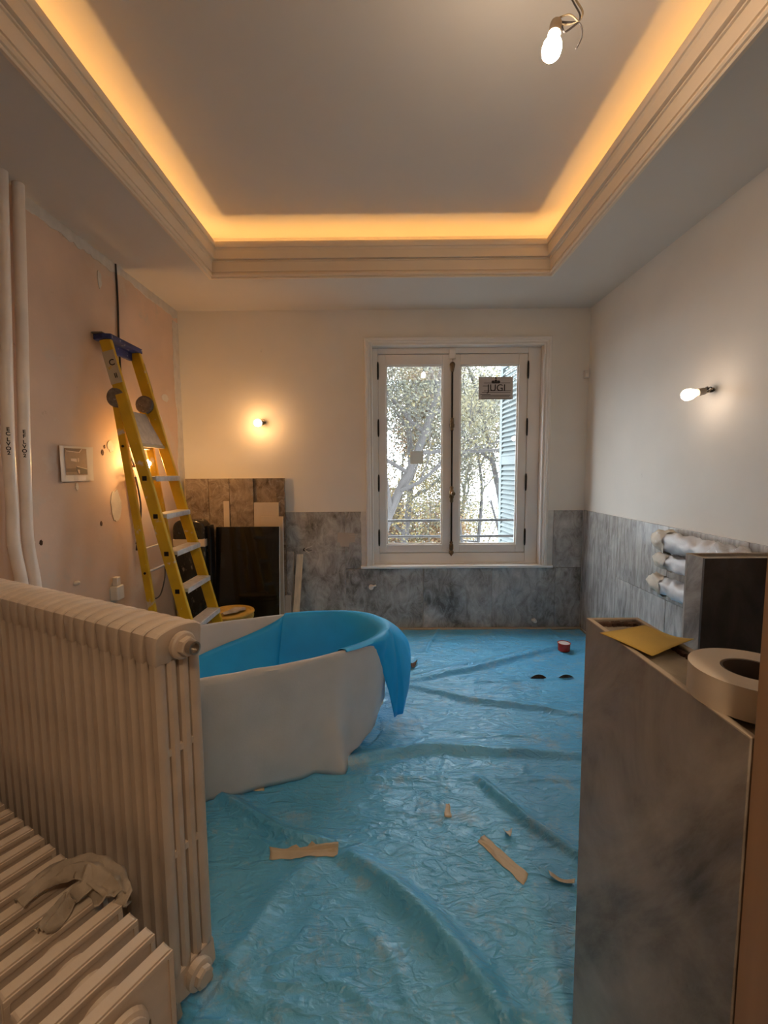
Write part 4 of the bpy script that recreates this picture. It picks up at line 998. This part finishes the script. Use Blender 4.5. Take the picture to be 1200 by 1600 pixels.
# wrapped towel rail bars on the tiled wall
def wrapped(label, ends, r_, extra=None, seed=0):
    a_, c_ = Vector(ends[0]), Vector(ends[1]); t = thing('wrapped_rail', label, 'wrapped rail', (a_ + c_) / 2)
    n, k = 40, 20; P = []
    for i in range(n + 1):
        f = i / n; c = a_.lerp(c_, f)
        rr = r_ * (min(1, (f / 0.13)) ** 0.42 if f < 0.13 else (min(1, (1 - f) / 0.10)) ** 0.5 if f > 0.90 else 1.0)
        rr = max(rr, 0.004); row = []
        for jx_ in range(k):
            an = 2 * PI * jx_ / k; w2 = 1 + 0.34 * nz((math.cos(an) * 1.2 + seed, math.sin(an) * 1.2, f * 9), 1.5) + 0.14 * nz((math.cos(an) * 3, math.sin(an) * 3 + seed, f * 30), 1.3)
            row.append(c + Vector((math.cos(an) * rr * w2 * 0.85, 0, math.sin(an) * rr * w2)))
        P.append(row)
    b = MB(); b.grid(P, cv=True); b.f.append(tuple(range(k))); b.f.append(tuple(n * k + jx_ for jx_ in range(k)))
    bar = b.build('wrap', 'foam', t, smooth=60)
    for f0, f1, mt, nm in ((0.0, 0.24, 'foam_end', 'taped_end'), (0.70, 0.97, 'film', 'film')):
        P = []
        for i in range(int(f0 * n), int(f1 * n) + 1):
            f = i / n; c = a_.lerp(c_, f); row = []
            rr = r_ * (min(1, (f / 0.13)) ** 0.42 if f < 0.13 else (min(1, (1 - f) / 0.10)) ** 0.5 if f > 0.90 else 1.0); rr = max(rr, 0.006)
            for jx_ in range(k):
                an = 2 * PI * jx_ / k; w2 = 1.12 + 0.36 * nz((math.cos(an) * 1.2 + seed, math.sin(an) * 1.2, f * 9), 1.5) + 0.22 * nz((math.cos(an) * 2.5, math.sin(an) * 2.5 + seed, f * 26), 1.3)
                row.append(c + Vector((math.cos(an) * rr * w2 * 0.85, 0, math.sin(an) * rr * w2)))
            P.append(row)
        MB().grid(P, cv=True).build(nm, mt, t, smooth=60)
    for f in (0.35, 0.68):
        c = a_.lerp(c_, f); MB().lathe([(0.016, 0), (0.016, WR - 0.0115 - c.x)], c, (1, 0, 0), 12).build('wall_post', 'steel', t, smooth=50)
    return t


z1, z2, z3 = onx(1030, 842, 1.655).z, onx(1030, 875, 1.655).z, onx(1020, 906, 1.655).z
y1_ = onx(1021, 842, 1.655).y
wrapped('top wrapped rail bar in white foam and clear film on the tiled wall', [(1.652, y1_, z1 + 0.0), (1.652, 1.985, z1 - 0.005)], 0.056, seed=1)
wrapped('middle wrapped rail bar in white foam on the tiled wall behind the partition', [(1.652, y1_ - 0.02, z2 + 0.01), (1.652, 1.985, z2 - 0.01)], 0.044, seed=5)
wrapped('lowest wrapped rail bar in yellowed foam on the tiled wall behind the partition', [(1.652, y1_ + 0.03, z3), (1.652, 1.985, z3 - 0.02)], 0.050, seed=9)

# ================================================================== BATHTUB UNDER ITS COVERS
TUBC = Vector((-0.755, 2.165, 0)); TRZ = math.atan2(0.39, 0.92); AX, AY, RZ_ = 0.80, 0.365, 0.545
def rim(phi, sc=1.0):
    c_, s_ = math.cos(phi), math.sin(phi); e_ = 2 / 2.5
    return Vector((AX * sc * math.copysign(abs(c_) ** e_, c_), AY * sc * math.copysign(abs(s_) ** e_, s_), 0)) + Vector(((1 - sc) * 0.0, 0, 0))
def rim_n(phi):
    return (rim(phi + 0.01) - rim(phi - 0.01)).cross(Vector((0, 0, 1))).normalized()
def loft(prof, phis, f=None):
    P = []
    for k, (sc, z) in enumerate(prof):
        P.append([rim(ph, sc) + Vector((0, 0, z)) + (f(ph, k, sc, z) if f else Vector()) for ph in phis])
    return P
NPH = 128; phis = [2 * PI * i / NPH for i in range(NPH)]
tub = thing('bathtub', 'freestanding oval bathtub standing on the blue floor sheet under its covers', 'bathtub', TUBC, TRZ)
b = MB(); k0 = 0
P = loft([(0.02, 0.002), (0.76, 0.002), (0.84, 0.03), (0.90, 0.12), (0.945, 0.30), (0.972, 0.52), (0.980, 0.535), (0.972, 0.541), (0.95, 0.541), (0.935, 0.53), (0.92, 0.48), (0.80, 0.17), (0.72, 0.12), (0.4, 0.11), (0.02, 0.11)], phis)
b.grid(P, cv=True); b.build('shell', 'tub', tub, smooth=50, local=True)

hem_ph = -0.98      # where the white hem starts to lift off the floor (front, towards the round end)
def hem(ph):
    ph = (ph + PI) % (2 * PI) - PI
    if -2.6 < ph < hem_ph: return 0.004
    if hem_ph <= ph < 1.2: return 0.004 + 0.16 * min(1, (ph - hem_ph) / 0.55)
    return 0.10
def fold(ph, k, sc, z):
    p = rim(ph, 1.0)
    out = (0.5452 - z) if k <= 4 else 0.0
    wob = 0.030 * nz((p.x, p.y, z * 0.7), 4.0, 3) + 0.020 * nz((p.x, p.y, z * 0.5), 10, 8) + 0.012 * abs(nz((p.x + z * 0.6, p.y, z), 7, 4)) + 0.085 * max(0.0, 1 - abs((((ph + PI) % (2 * PI) - PI) + 1.10) / 0.16)) * (out / 0.54)
    if k > 4: wob *= 0.0
    h = hem(ph); dz = max(0.0, h - z) if k <= 3 else 0.0
    return rim_n(ph) * wob * (0.4 + out) + Vector((0, 0, dz + (0.004 * nz((p.x, p.y, 0), 9, 2) if k > 3 else 0)))
wp = [(0.955, 0.004), (0.962, 0.10), (0.975, 0.28), (0.993, 0.46), (1.003, 0.545), (0.994, 0.5535), (0.975, 0.5555), (0.95, 0.5535), (0.936, 0.540), (0.912, 0.47), (0.80, 0.185), (0.72, 0.14)]
# refine the profile so that folds read
wp2 = []
for i in range(len(wp) - 1):
    for f_ in (0, 0.5) if i >= 4 else (0, 0.25, 0.5, 0.75):
        wp2.append((wp[i][0] + (wp[i + 1][0] - wp[i][0]) * f_, wp[i][1] + (wp[i + 1][1] - wp[i][1]) * f_, i + f_))
wp2.append((*wp[-1], len(wp) - 1))
P = [[rim(ph, sc) + Vector((0, 0, z)) + fold(ph, k, sc, z) for ph in [2 * PI * i / 220 for i in range(220)]] for sc, z, k in wp2]
cv_ = MB().grid(P, cv=True).build('tub_cover', 'fleece_white', smooth=60, solid=0.0015)
cv_.location = TUBC; cv_.rotation_euler = (0, 0, TRZ)
tag(cv_, 'white protective fleece draped round the outside of the bathtub', 'cover')

ph_b = -math.acos((0.47 / AX) ** 1.25); ph_a = math.acos((0.32 / AX) ** 1.25)
def smooth01(x): x = max(0.0, min(1.0, x)); return x * x * (3 - 2 * x)
def lerp_tab(x, tab):
    for (x0, y0), (x1, y1) in zip(tab, tab[1:]):
        if x <= x1: return y0 + (y1 - y0) * (x - x0) / (x1 - x0)
    return tab[-1][1]
hang = [(ph_b, 0.004), (-0.85, 0.022), (-0.68, 0.07), (-0.52, 0.17), (-0.40, 0.32), (-0.31, 0.49), (-0.24, 0.50), (-0.05, 0.40), (0.12, 0.27), (0.5, 0.15), (ph_a, 0.03)]
bulge = [(ph_b, 0.0), (-0.5, 0.01), (-0.25, 0.05), (0.08, 0.19), (0.35, 0.10), (0.8, 0.02), (ph_a, 0.0)]
def sc_in(z):
    T = [(0.178, 0.60), (0.22, 0.755), (0.29, 0.795), (0.38, 0.835), (0.47, 0.875), (0.540, 0.915), (0.5605, 0.94)]
    for (a_, p_), (c_, q_) in zip(T, T[1:]):
        if z <= c_: return p_ + (q_ - p_) * max(0, (z - a_) / (c_ - a_))
    return 0.94
inner = [(0.40, 0.178), (0.66, 0.180), (0.755, 0.22), (0.795, 0.29), (0.835, 0.38), (0.875, 0.47), (0.915, 0.540), (0.94, 0.5605), (0.975, 0.5645), (1.002, 0.5615)]
P = []; NB = 260
for i in range(NB + 1):
    ph = ph_b + (ph_a - ph_b) * i / NB; row = []
    for sc, z in inner:
        p = rim(ph, sc); row.append(p + Vector((0, 0, z)) + rim_n(ph) * 0.012 * nz((p.x * 1.5, p.y * 1.5, z), 5, 1) * (1 if z < 0.54 else 0.2))
    L_ = lerp_tab(ph, hang); B_ = lerp_tab(ph, bulge)
    for k in range(1, 13):
        f = k / 12; z = 0.556 - L_ * f
        out = 0.012 + B_ * math.sin(min(1, f * 1.0) * PI * 0.62) ** 0.8 + 0.005 * math.sin(ph * 17) * f + 0.006 * nz((ph * 3, f * 2, 0), 2.0, 6) - 0.03 * f * (1 if B_ < 0.06 else 0)
        p = rim(ph, 1.003) + rim_n(ph) * out; row.append(p + Vector((0, 0, max(z, 0.02))))
    P.append(row)
b = MB().grid(P)
P = []
for i in range(41):                                     # far inner side, edge running down into the tub
    ph = ph_a + (2.45 - ph_a) * i / 40; f = i / 40; row = []
    zt_ = 0.556 - 0.33 * f ** 0.85
    for k in range(10):
        z = 0.178 + (zt_ - 0.178) * k / 9
        sc = sc_in(z)
        p = rim(ph, sc); row.append(p + Vector((0, 0, z)) + rim_n(ph) * 0.012 * nz((p.x * 1.5, p.y * 1.5, z), 5, 1) * (1 if z < 0.54 else 0.2))
    P.append(row)
b.grid(P)
ln = b.build('tub_liner', 'fleece_blue', smooth=60, solid=0.0012); ln.location = TUBC; ln.rotation_euler = (0, 0, TRZ)
tag(ln, 'blue protective sheet lining the bathtub and hanging over its round end', 'liner')

# ================================================================== RADIATORS
def round_poly(y0, y1, z0, z1, rt, rb, k=5):
    P = []
    for cy_, cz, a0, rr in ((y1 - rt, z1 - rt, 0, rt), (y0 + rt, z1 - rt, 90, rt), (y0 + rb, z0 + rb, 180, rb), (y1 - rb, z0 + rb, 270, rb)):
        P += [(cy_ + rr * math.cos(math.radians(a0 + 90 * i / k)), cz + rr * math.sin(math.radians(a0 + 90 * i / k))) for i in range(k + 1)]
    return P


r1 = thing('column_radiator', 'tall cream cast-iron column radiator standing on the floor sheet', 'radiator', (-0.475, 1.130, 0), math.atan2(0.466, -0.885))
T1, H1, PIT = 0.135, 1.030, 0.050
def section(foot):
    b = MB()
    for k in range(4):
        yc = 0.0169 + k * 0.0338; hy = 0.0128 if k in (1, 2) else 0.0145; hx = 0.0150
        yc += 0.0018 if k == 0 else (-0.0018 if k == 3 else 0)
        pts = [(hx, -hy * 0.45), (hx, hy * 0.45), (hx * 0.6, hy), (-hx * 0.6, hy), (-hx, hy * 0.45), (-hx, -hy * 0.45), (-hx * 0.6, -hy), (hx * 0.6, -hy)]
        b.prism(pts, lambda p, yc=yc: (0.025 + p[0], yc + p[1], 0.115), lambda p, yc=yc: (0.025 + p[0], yc + p[1], H1 - 0.085))
    # headers: arched top, narrowing down to the width of the columns
    def header(z0, z1, flip):
        top = [(T1 * (0.02 + 0.96 * i / 12), z1 - 0.016 + 0.016 * math.sin(PI * i / 12) ** 0.6) for i in range(12, -1, -1)]
        poly = top + [(0.0005, z1 - 0.030), (0.0005, z0 + 0.012), (0.006, z0), (T1 - 0.006, z0), (T1 - 0.0005, z0 + 0.012), (T1 - 0.0005, z1 - 0.030)]
        if flip: poly = [(p[0], z0 + z1 - p[1]) for p in reversed(poly)]
        nP = len(poly); cy_, cz = T1 / 2, (z0 + z1) / 2; rows = []
        for kx, sc in ((-1, 0.90), (-0.82, 0.965), (-0.45, 1.0), (0.45, 1.0), (0.82, 0.965), (1, 0.90)):
            row = []
            for p in poly:
                q = (p[1] - z0) / (z1 - z0); q = 1 - q if flip else q
                hw_ = 0.0150 + 0.0078 * max(0.0, min(1.0, (q - 0.25) / 0.55))
                row.append((0.025 + kx * hw_, cy_ + (p[0] - cy_) * (1 - (1 - sc) * 0.6), cz + (p[1] - cz) * sc))
            rows.append(row)
        k0 = len(b.v); b.grid(rows, cv=True); b.f.append(tuple(k0 + i for i in range(nP))); b.f.append(tuple(k0 + 5 * nP + i for i in range(nP)))
    header(H1 - 0.092, H1, False); header(0.042, 0.125, True)
    for zc in (H1 - 0.32, 0.44):
        b.box(0.015, 0.035, 0.02, T1 - 0.02, zc - 0.009, zc + 0.009)
    for zc in (H1 - 0.052, 0.086): b.lathe([(0.030, 0.0), (0.030, PIT)], (0.0, T1 / 2, zc), (1, 0, 0), 18)
    if foot:
        for yc in (0.018, T1 - 0.018): b.lathe([(0.016, 0.0), (0.012, 0.03), (0.013, 0.05)], (0.025, yc, 0), n=10)
    return b.build('section', 'radiator', r1, local=True, smooth=38)
sA = section(True); sB = section(False); sB.location = (PIT, 0, 0)
NS = 26
for i in range(2, NS): link_copy(sA if i in (NS - 1,) else sB, r1, (PIT * i, 0, 0))
# top valve and bottom plug on the near end
zc = H1 - 0.052; yc = T1 / 2
vb = MB().lathe([(0.034, 0.0), (0.034, 0.010), (0.030, 0.014)], (-0.0005, yc, zc), (-1, 0, 0), 24).build('bush', 'radiator', r1, local=True, smooth=35)
MB().lathe([(0.024, 0.0), (0.024, 0.016), (0.021, 0.018)], (-0.0146, yc, zc), (-1, 0, 0), 6).build('nut', 'radiator', r1, local=True, smooth=20)
MB().lathe([(0.0165, 0.0), (0.0165, 0.018), (0.012, 0.0185), (0.012, 0.006), (0.001, 0.006)], (-0.0328, yc, zc), (-1, 0, 0), 18, cap=False).build('valve_stub', 'steel', r1, local=True, smooth=35)
zc = 0.086
MB().lathe([(0.036, 0.0), (0.036, 0.014), (0.030, 0.018)], (-0.0005, yc, zc), (-1, 0, 0), 24).build('bush', 'radiator', r1, local=True, smooth=35)
MB().lathe([(0.026, 0.0), (0.026, 0.012), (0.020, 0.016)], (-0.0186, yc, zc), (-1, 0, 0), 8).build('plug', 'radiator', r1, local=True, smooth=20)

r2 = thing('finned_radiator', 'low wide cream cast-iron radiator with flat plate sections in front of the tall one', 'radiator', (-0.440, 0.830, 0), math.atan2(0.507, -0.862))
T2, H2, P2 = 0.220, 0.440, 0.061
def plate():
    b = MB(); th = 0.024
    def ex(poly, x0, x1): b.prism(poly, lambda p: (x0, p[0], p[1]), lambda p: (x1, p[0], p[1]))
    # header, foot and three legs between the slots, each with a raised rim
    ex(round_poly(0, T2, H2 - 0.105, H2, 0.012, 0.003, 4), 0.0, th)
    ex(round_poly(0, T2, 0.0, 0.09, 0.003, 0.01, 4), 0.0, th)
    for y0, y1 in ((0.0, 0.052), (0.084, 0.136), (0.168, T2)): b.box(0.0, th, y0, y1, 0.089, H2 - 0.104)
    # rim along the outline
    for x0, x1 in ((-0.004, 0.0), (th, th + 0.004)):
        b.box(x0, x1, 0.002, T2 - 0.002, H2 - 0.016, H2 - 0.004)
        b.box(x0, x1, 0.002, 0.012, 0.01, H2 - 0.016); b.box(x0, x1, T2 - 0.012, T2 - 0.002, 0.01, H2 - 0.016)
    b.lathe([(0.050, 0.002), (0.046, 0.012), (0.037, 0.018), (0.037, P2 - 0.042), (0.046, P2 - 0.036), (0.050, P2 - 0.024)], (th, T2 / 2, H2 - 0.080), (1, 0, 0), 20)
    b.lathe([(0.036, 0.0), (0.036, P2 - 0.02)], (th, T2 / 2, 0.06), (1, 0, 0), 16)
    return b.build('section', 'radiator', r2, local=True, smooth=35, bevel=0.0018)
pA = plate()
for i in range(1, 19): link_copy(pA, r2, (P2 * i, 0, 0))
MB().lathe([(0.050, 0.0), (0.047, 0.010), (0.040, 0.014), (0.040, 0.020), (0.034, 0.022)], (-0.0045, T2 / 2, H2 - 0.080), (-1, 0, 0), 26).build('bush', 'radiator', r2, local=True, smooth=30)
MB().lathe([(0.026, 0.0), (0.026, 0.010), (0.014, 0.010), (0.013, 0.020), (0.004, 0.022)], (-0.027, T2 / 2, H2 - 0.080), (-1, 0, 0), 20).build('plug', 'radiator', r2, local=True, smooth=30)

# rag thrown over the low radiator
zr = H2 + 0.018
def rp(u, v, dz=0.0): return onz(u, v, zr + dz) 
rag = cloth_ribbons('cleaning_rag', 'rag', [
    [(rp(28, 1410, 0.0), 0.020), (rp(62, 1378, 0.012), 0.026), (rp(100, 1352, 0.030), 0.028), (rp(135, 1345, 0.040), 0.034), (rp(168, 1362, 0.035), 0.034), (rp(184, 1385, 0.010), 0.028), (rp(186, 1412, -0.03), 0.022)],
    [(rp(140, 1352, 0.045), 0.030), (rp(128, 1378, 0.030), 0.030), (rp(112, 1396, 0.012), 0.020), (rp(118, 1410, 0.004), 0.010)],
    [(rp(112, 1392, 0.010), 0.020), (rp(92, 1418, 0.006), 0.024), (rp(72, 1440, 0.004), 0.020), (rp(62, 1453, 0.002), 0.012)],
    [(rp(150, 1350, 0.036), 0.030), (rp(168, 1376, 0.010), 0.034), (rp(172, 1400, 0.004), 0.030)]], amp=0.007, solid=0.003)
tag(rag, 'crumpled dusty cloth rag thrown over the low radiator', 'rag')

# ================================================================== FLOOR SHEET
def fz(u, v): p = onz(u, v, 0.0); return (p.x, p.y)
ridges = [  # pixel polyline, height, half width
    ([(628, 1072), (680, 1060), (740, 1048), (810, 1030), (868, 1014)], 0.034, 0.030),
    ([(632, 1064), (700, 1046), (790, 1028), (860, 1012)], 0.014, 0.018),
    ([(632, 1071), (740, 1068), (895, 1061)], 0.010, 0.010),
    ([(630, 1074), (690, 1086), (745, 1098), (830, 1108), (908, 1121)], 0.030, 0.028),
    ([(400, 1202), (545, 1192), (620, 1180), (690, 1174), (770, 1178), (908, 1184)], 0.036, 0.034),
    ([(748, 1220), (785, 1255), (830, 1292), (897, 1338)], 0.036, 0.022),
    ([(338, 1246), (380, 1275), (430, 1305), (470, 1318), (528, 1326)], 0.045, 0.026),
    ([(350, 1262), (385, 1300), (424, 1334)], 0.016, 0.016),
    ([(548, 1345), (600, 1385), (660, 1440), (720, 1510), (790, 1600)], 0.050, 0.036),
    ([(500, 1345), (440, 1400), (390, 1470), (345, 1530)], 0.022, 0.035),
    ([(690, 980), (676, 1000), (664, 1022)], 0.012, 0.016), ([(855, 982), (875, 1000)], 0.010, 0.016),
    ([(600, 1270), (690, 1275)], 0.006, 0.010), ([(540, 1340), (600, 1338)], 0.006, 0.010), ([(735, 1290), (790, 1350)], 0.006, 0.010),
    ([(490, 1215), (900, 1222)], 0.007, 0.012), ([(620, 1130), (760, 1150), (905, 1150)], 0.008, 0.02),
    ([(700, 1180), (690, 1230), (700, 1300)], 0.006, 0.014), ([(560, 1440), (610, 1500), (640, 1580)], 0.010, 0.018), ([(505, 1530), (560, 1560), (590, 1600)], 0.010, 0.016)]
for ang in range(12):   # creases fanning out from the foot of the tall radiator
    a_ = math.radians(-38 + 9.5 * ang); L_ = 90 + 60 * ((ang * 37) % 5) / 5
    ridges.append(([(343, 1542), (343 + 0.5 * L_ * math.cos(a_), 1542 - 0.45 * L_ * math.sin(a_)), (343 + L_ * math.cos(a_), 1542 - 0.9 * L_ * math.sin(a_))], 0.012, 0.007))
for ang in range(7):    # and from the pinch beside the tub
    a_ = math.radians(-30 + 10 * ang); L_ = 110
    ridges.append(([(630, 1070), (630 + L_ * math.cos(a_), 1070 - 0.5 * L_ * math.sin(a_))], 0.007, 0.012))
gx, gy = np.meshgrid(np.arange(WL + 0.02, WR - 0.02, 0.0095), np.arange(0.62, D - 0.035, 0.0095), indexing='ij')
h = np.zeros_like(gx)
for pts, hh, ww in ridges:
    W = [fz(*p) for p in pts]
    W = [(p.x, p.y) for p in smooth_path([Vector((a_, c_, 0)) for a_, c_ in W], 5)]
    dm = np.full_like(gx, 9.0); tt = np.zeros_like(gx)
    for i, ((xa_, ya_), (xb_, yb_)) in enumerate(zip(W, W[1:])):
        dx, dy = xb_ - xa_, yb_ - ya_; l2 = dx * dx + dy * dy + 1e-9
        t = np.clip(((gx - xa_) * dx + (gy - ya_) * dy) / l2, 0, 1)
        # one-sided fold: steep towards the camera
        px_, py_ = gx - (xa_ + t * dx), gy - (ya_ + t * dy); d = np.hypot(px_, py_)
        d = np.where(py_ < 0, d * 1.5, d * 0.75)
        better = d < dm; dm = np.where(better, d, dm); tt = np.where(better, (i + t) / (len(W) - 1), tt)
    h = np.maximum(h, hh * np.exp(-(dm / ww) ** 2) * (0.35 + 0.65 * np.sin(np.clip(tt, 0.05, 0.95) * PI) ** 0.5))
fl = np.array([[0.006 * noise.fractal(Vector((x * 2.5, y * 2.5, 0.3)), 0.8, 2.1, 3) + 0.0045 * noise.ridged_multi_fractal(Vector((x * 5, y * 5, 1.3)), 0.9, 2.2, 4, 1.0, 2.0) for x, y in zip(rx, ry)] for rx, ry in zip(gx, gy)])
zz = h + np.clip(fl, -0.004, 0.014)
# weighed down where heavy things stand
for (cx, cy_, rr) in ((-1.12, 2.7, 0.1), (-1.12, 3.1, 0.1), (-1.175, 3.3, 0.2), (1.372, 3.382, 0.05)):
    zz *= 1 - 0.95 * np.exp(-(((gx - cx) ** 2 + (gy - cy_) ** 2) / rr ** 2))
tx = (gx - TUBC.x) * math.cos(TRZ) + (gy - TUBC.y) * math.sin(TRZ); ty = -(gx - TUBC.x) * math.sin(TRZ) + (gy - TUBC.y) * math.cos(TRZ)
inside = (np.abs(tx / (AX * 0.95)) ** 2.5 + np.abs(ty / (AY * 0.95)) ** 2.5) < 1
zz = np.where(inside, -0.003, zz)
for org, dr, T_, L_ in (((-0.475, 1.130), (-0.885, 0.466), T1, 1.35), ((-0.44, 0.83), (-0.862, 0.507), T2, 1.2)):
    s_ = (gx - org[0]) * dr[0] + (gy - org[1]) * dr[1]; q_ = (gx - org[0]) * (-dr[1]) + (gy - org[1]) * dr[0]
    zz = np.where((s_ > -0.02) & (s_ < L_) & (q_ > -0.02) & (q_ < T_ + 0.02), -0.003, zz)
nu, nv = gx.shape
b = MB(); b.v = list(map(tuple, np.stack([gx, gy, zz], -1).reshape(-1, 3).tolist()))
b.f = [(i * nv + j_, (i + 1) * nv + j_, (i + 1) * nv + j_ + 1, i * nv + j_ + 1) for i in range(nu - 1) for j_ in range(nv - 1)]
sh = b.build('floor_sheet', 'sheet', smooth=80)
tag(sh, 'wrinkled dusty blue protective sheet spread over the whole floor', 'sheet')


def hz_at(x, y):
    i = int(round((x - gx[0, 0]) / 0.0095)); j_ = int(round((y - gy[0, 0]) / 0.0095))
    return float(zz[max(0, min(nu - 1, i)), max(0, min(nv - 1, j_))])


def on_sheet(pxpoly, name, label, cat, mat, lift=0.0015, th=0.0012, n=10, group=None, curl=0.0):
    """thin scrap following the sheet: quad of pixel corners a b c d"""
    q = [Vector((*fz(*p), 0)) for p in pxpoly]; P = []
    for i in range(n + 1):
        row = []
        for k in range(n + 1):
            p = q[0].lerp(q[1], i / n).lerp(q[3].lerp(q[2], i / n), k / n)
            p = p + Vector((0.006 * nz((p.x, p.y, 1), 30), 0.006 * nz((p.y, p.x, 2), 30), 0)) * (1 if (i in (0, n) or k in (0, n)) else 0.5)
            zb2 = max(hz_at(p.x + dx, p.y + dy) for dx in (-0.008, 0, 0.008) for dy in (-0.008, 0, 0.008))
            row.append((p.x, p.y, zb2 + lift + curl * (abs(i / n - 0.5) * 2) ** 2 + curl * 0.6 * (k / n) ** 3))
        P.append(row)
    return tag(MB().grid(P).build(name, mat, solid=th, smooth=60), label, cat, group)


on_sheet([(422, 1330), (528, 1328), (527, 1344), (421, 1346)], 'tape_strip', 'wide beige strip of masking tape stuck across a fold end on the blue floor sheet', 'tape strip', 'tape', n=18)
on_sheet([(757, 1310), (826, 1370), (818, 1386), (746, 1318)], 'tape_strip', 'slanting beige strip of masking tape beside the short fold on the blue floor sheet', 'tape strip', 'tape', n=16)
on_sheet([(345, 1232), (412, 1227), (412, 1236), (352, 1240)], 'tape_strip', 'thin beige strip of masking tape beside the hem of the tub cover', 'tape strip', 'tape', n=12)
on_sheet([(858, 1368), (898, 1382), (898, 1391), (862, 1380)], 'paper_scrap', 'torn cream paper scrap beside the stone half wall', 'scrap', 'tape', curl=0.012)
on_sheet([(786, 1302), (800, 1302), (800, 1310), (792, 1313)], 'paper_scrap', 'small curled pale paper scrap beside the slanting tape strip', 'scrap', 'paper', curl=0.014, n=6)
on_sheet([(697, 1262), (702, 1260), (705, 1281), (694, 1282)], 'paper_scrap', 'tiny shredded paper scrap in the middle of the blue floor sheet', 'scrap', 'tape', curl=0.004, n=6)
on_sheet([(627, 1064), (640, 1064), (638, 1072), (616, 1072)], 'paper_scrap', 'white tissue scrap pinched in folds beside the tub flap', 'scrap', 'paper', curl=0.010, n=6)
on_sheet([(638, 1038), (652, 1036), (650, 1044), (644, 1050)], 'paper_scrap', 'dark curled scrap lying between tub flap and back wall', 'scrap', 'grout_dark', curl=0.02, n=6)
# two gaping mouths of the slit in the sheet: raised lip with the dark floor felt below
for k, u in enumerate((842, 885)):
    b = MB(); W = 0.052; c = Vector((*fz(u, 1062), 0)); P = []
    for i in range(15):
        f = i / 14 * 2 - 1; hz_ = 0.022 * (1 - f * f)
        P.append([(c.x + f * W, c.y, 0.012), (c.x + f * W, c.y + 0.004, 0.012 + hz_), (c.x + f * W, c.y + 0.022, 0.012 + hz_ * 0.8), (c.x + f * W, c.y + 0.05, 0.004)])
    lip = MB().grid([r_[1:] for r_ in P]).build('slit_lip', 'sheet', sh, smooth=60)
    MB().grid([[(x0 + 0, y0 + 0.006, z0 - 0.004), (r_[1][0], r_[1][1] + 0.007, max(z0 - 0.004, r_[1][2] - 0.0015))] for r_ in P for (x0, y0, z0) in (r_[0],)]).build('dark_underlay', 'grout_dark', sh)
# red pot
c = Vector((*fz(881, 1017), 0)); zc = hz_at(c.x, c.y) + 0.004
rp_ = thing('red_pot', 'small round red plastic pot with pale filling on the floor sheet near the back wall', 'pot', (c.x, c.y, zc))
MB().lathe([(0.040, 0.0), (0.044, 0.004), (0.046, 0.055), (0.049, 0.056), (0.049, 0.062), (0.044, 0.062), (0.043, 0.052), (0.003, 0.052)], (c.x, c.y, zc), n=28).build('body', 'red', rp_, smooth=35)
MB().lathe([(0.0425, 0.0525), (0.042, 0.058), (0.003, 0.060)], (c.x, c.y, zc), n=28).build('filling', 'pink_white', rp_, smooth=50)
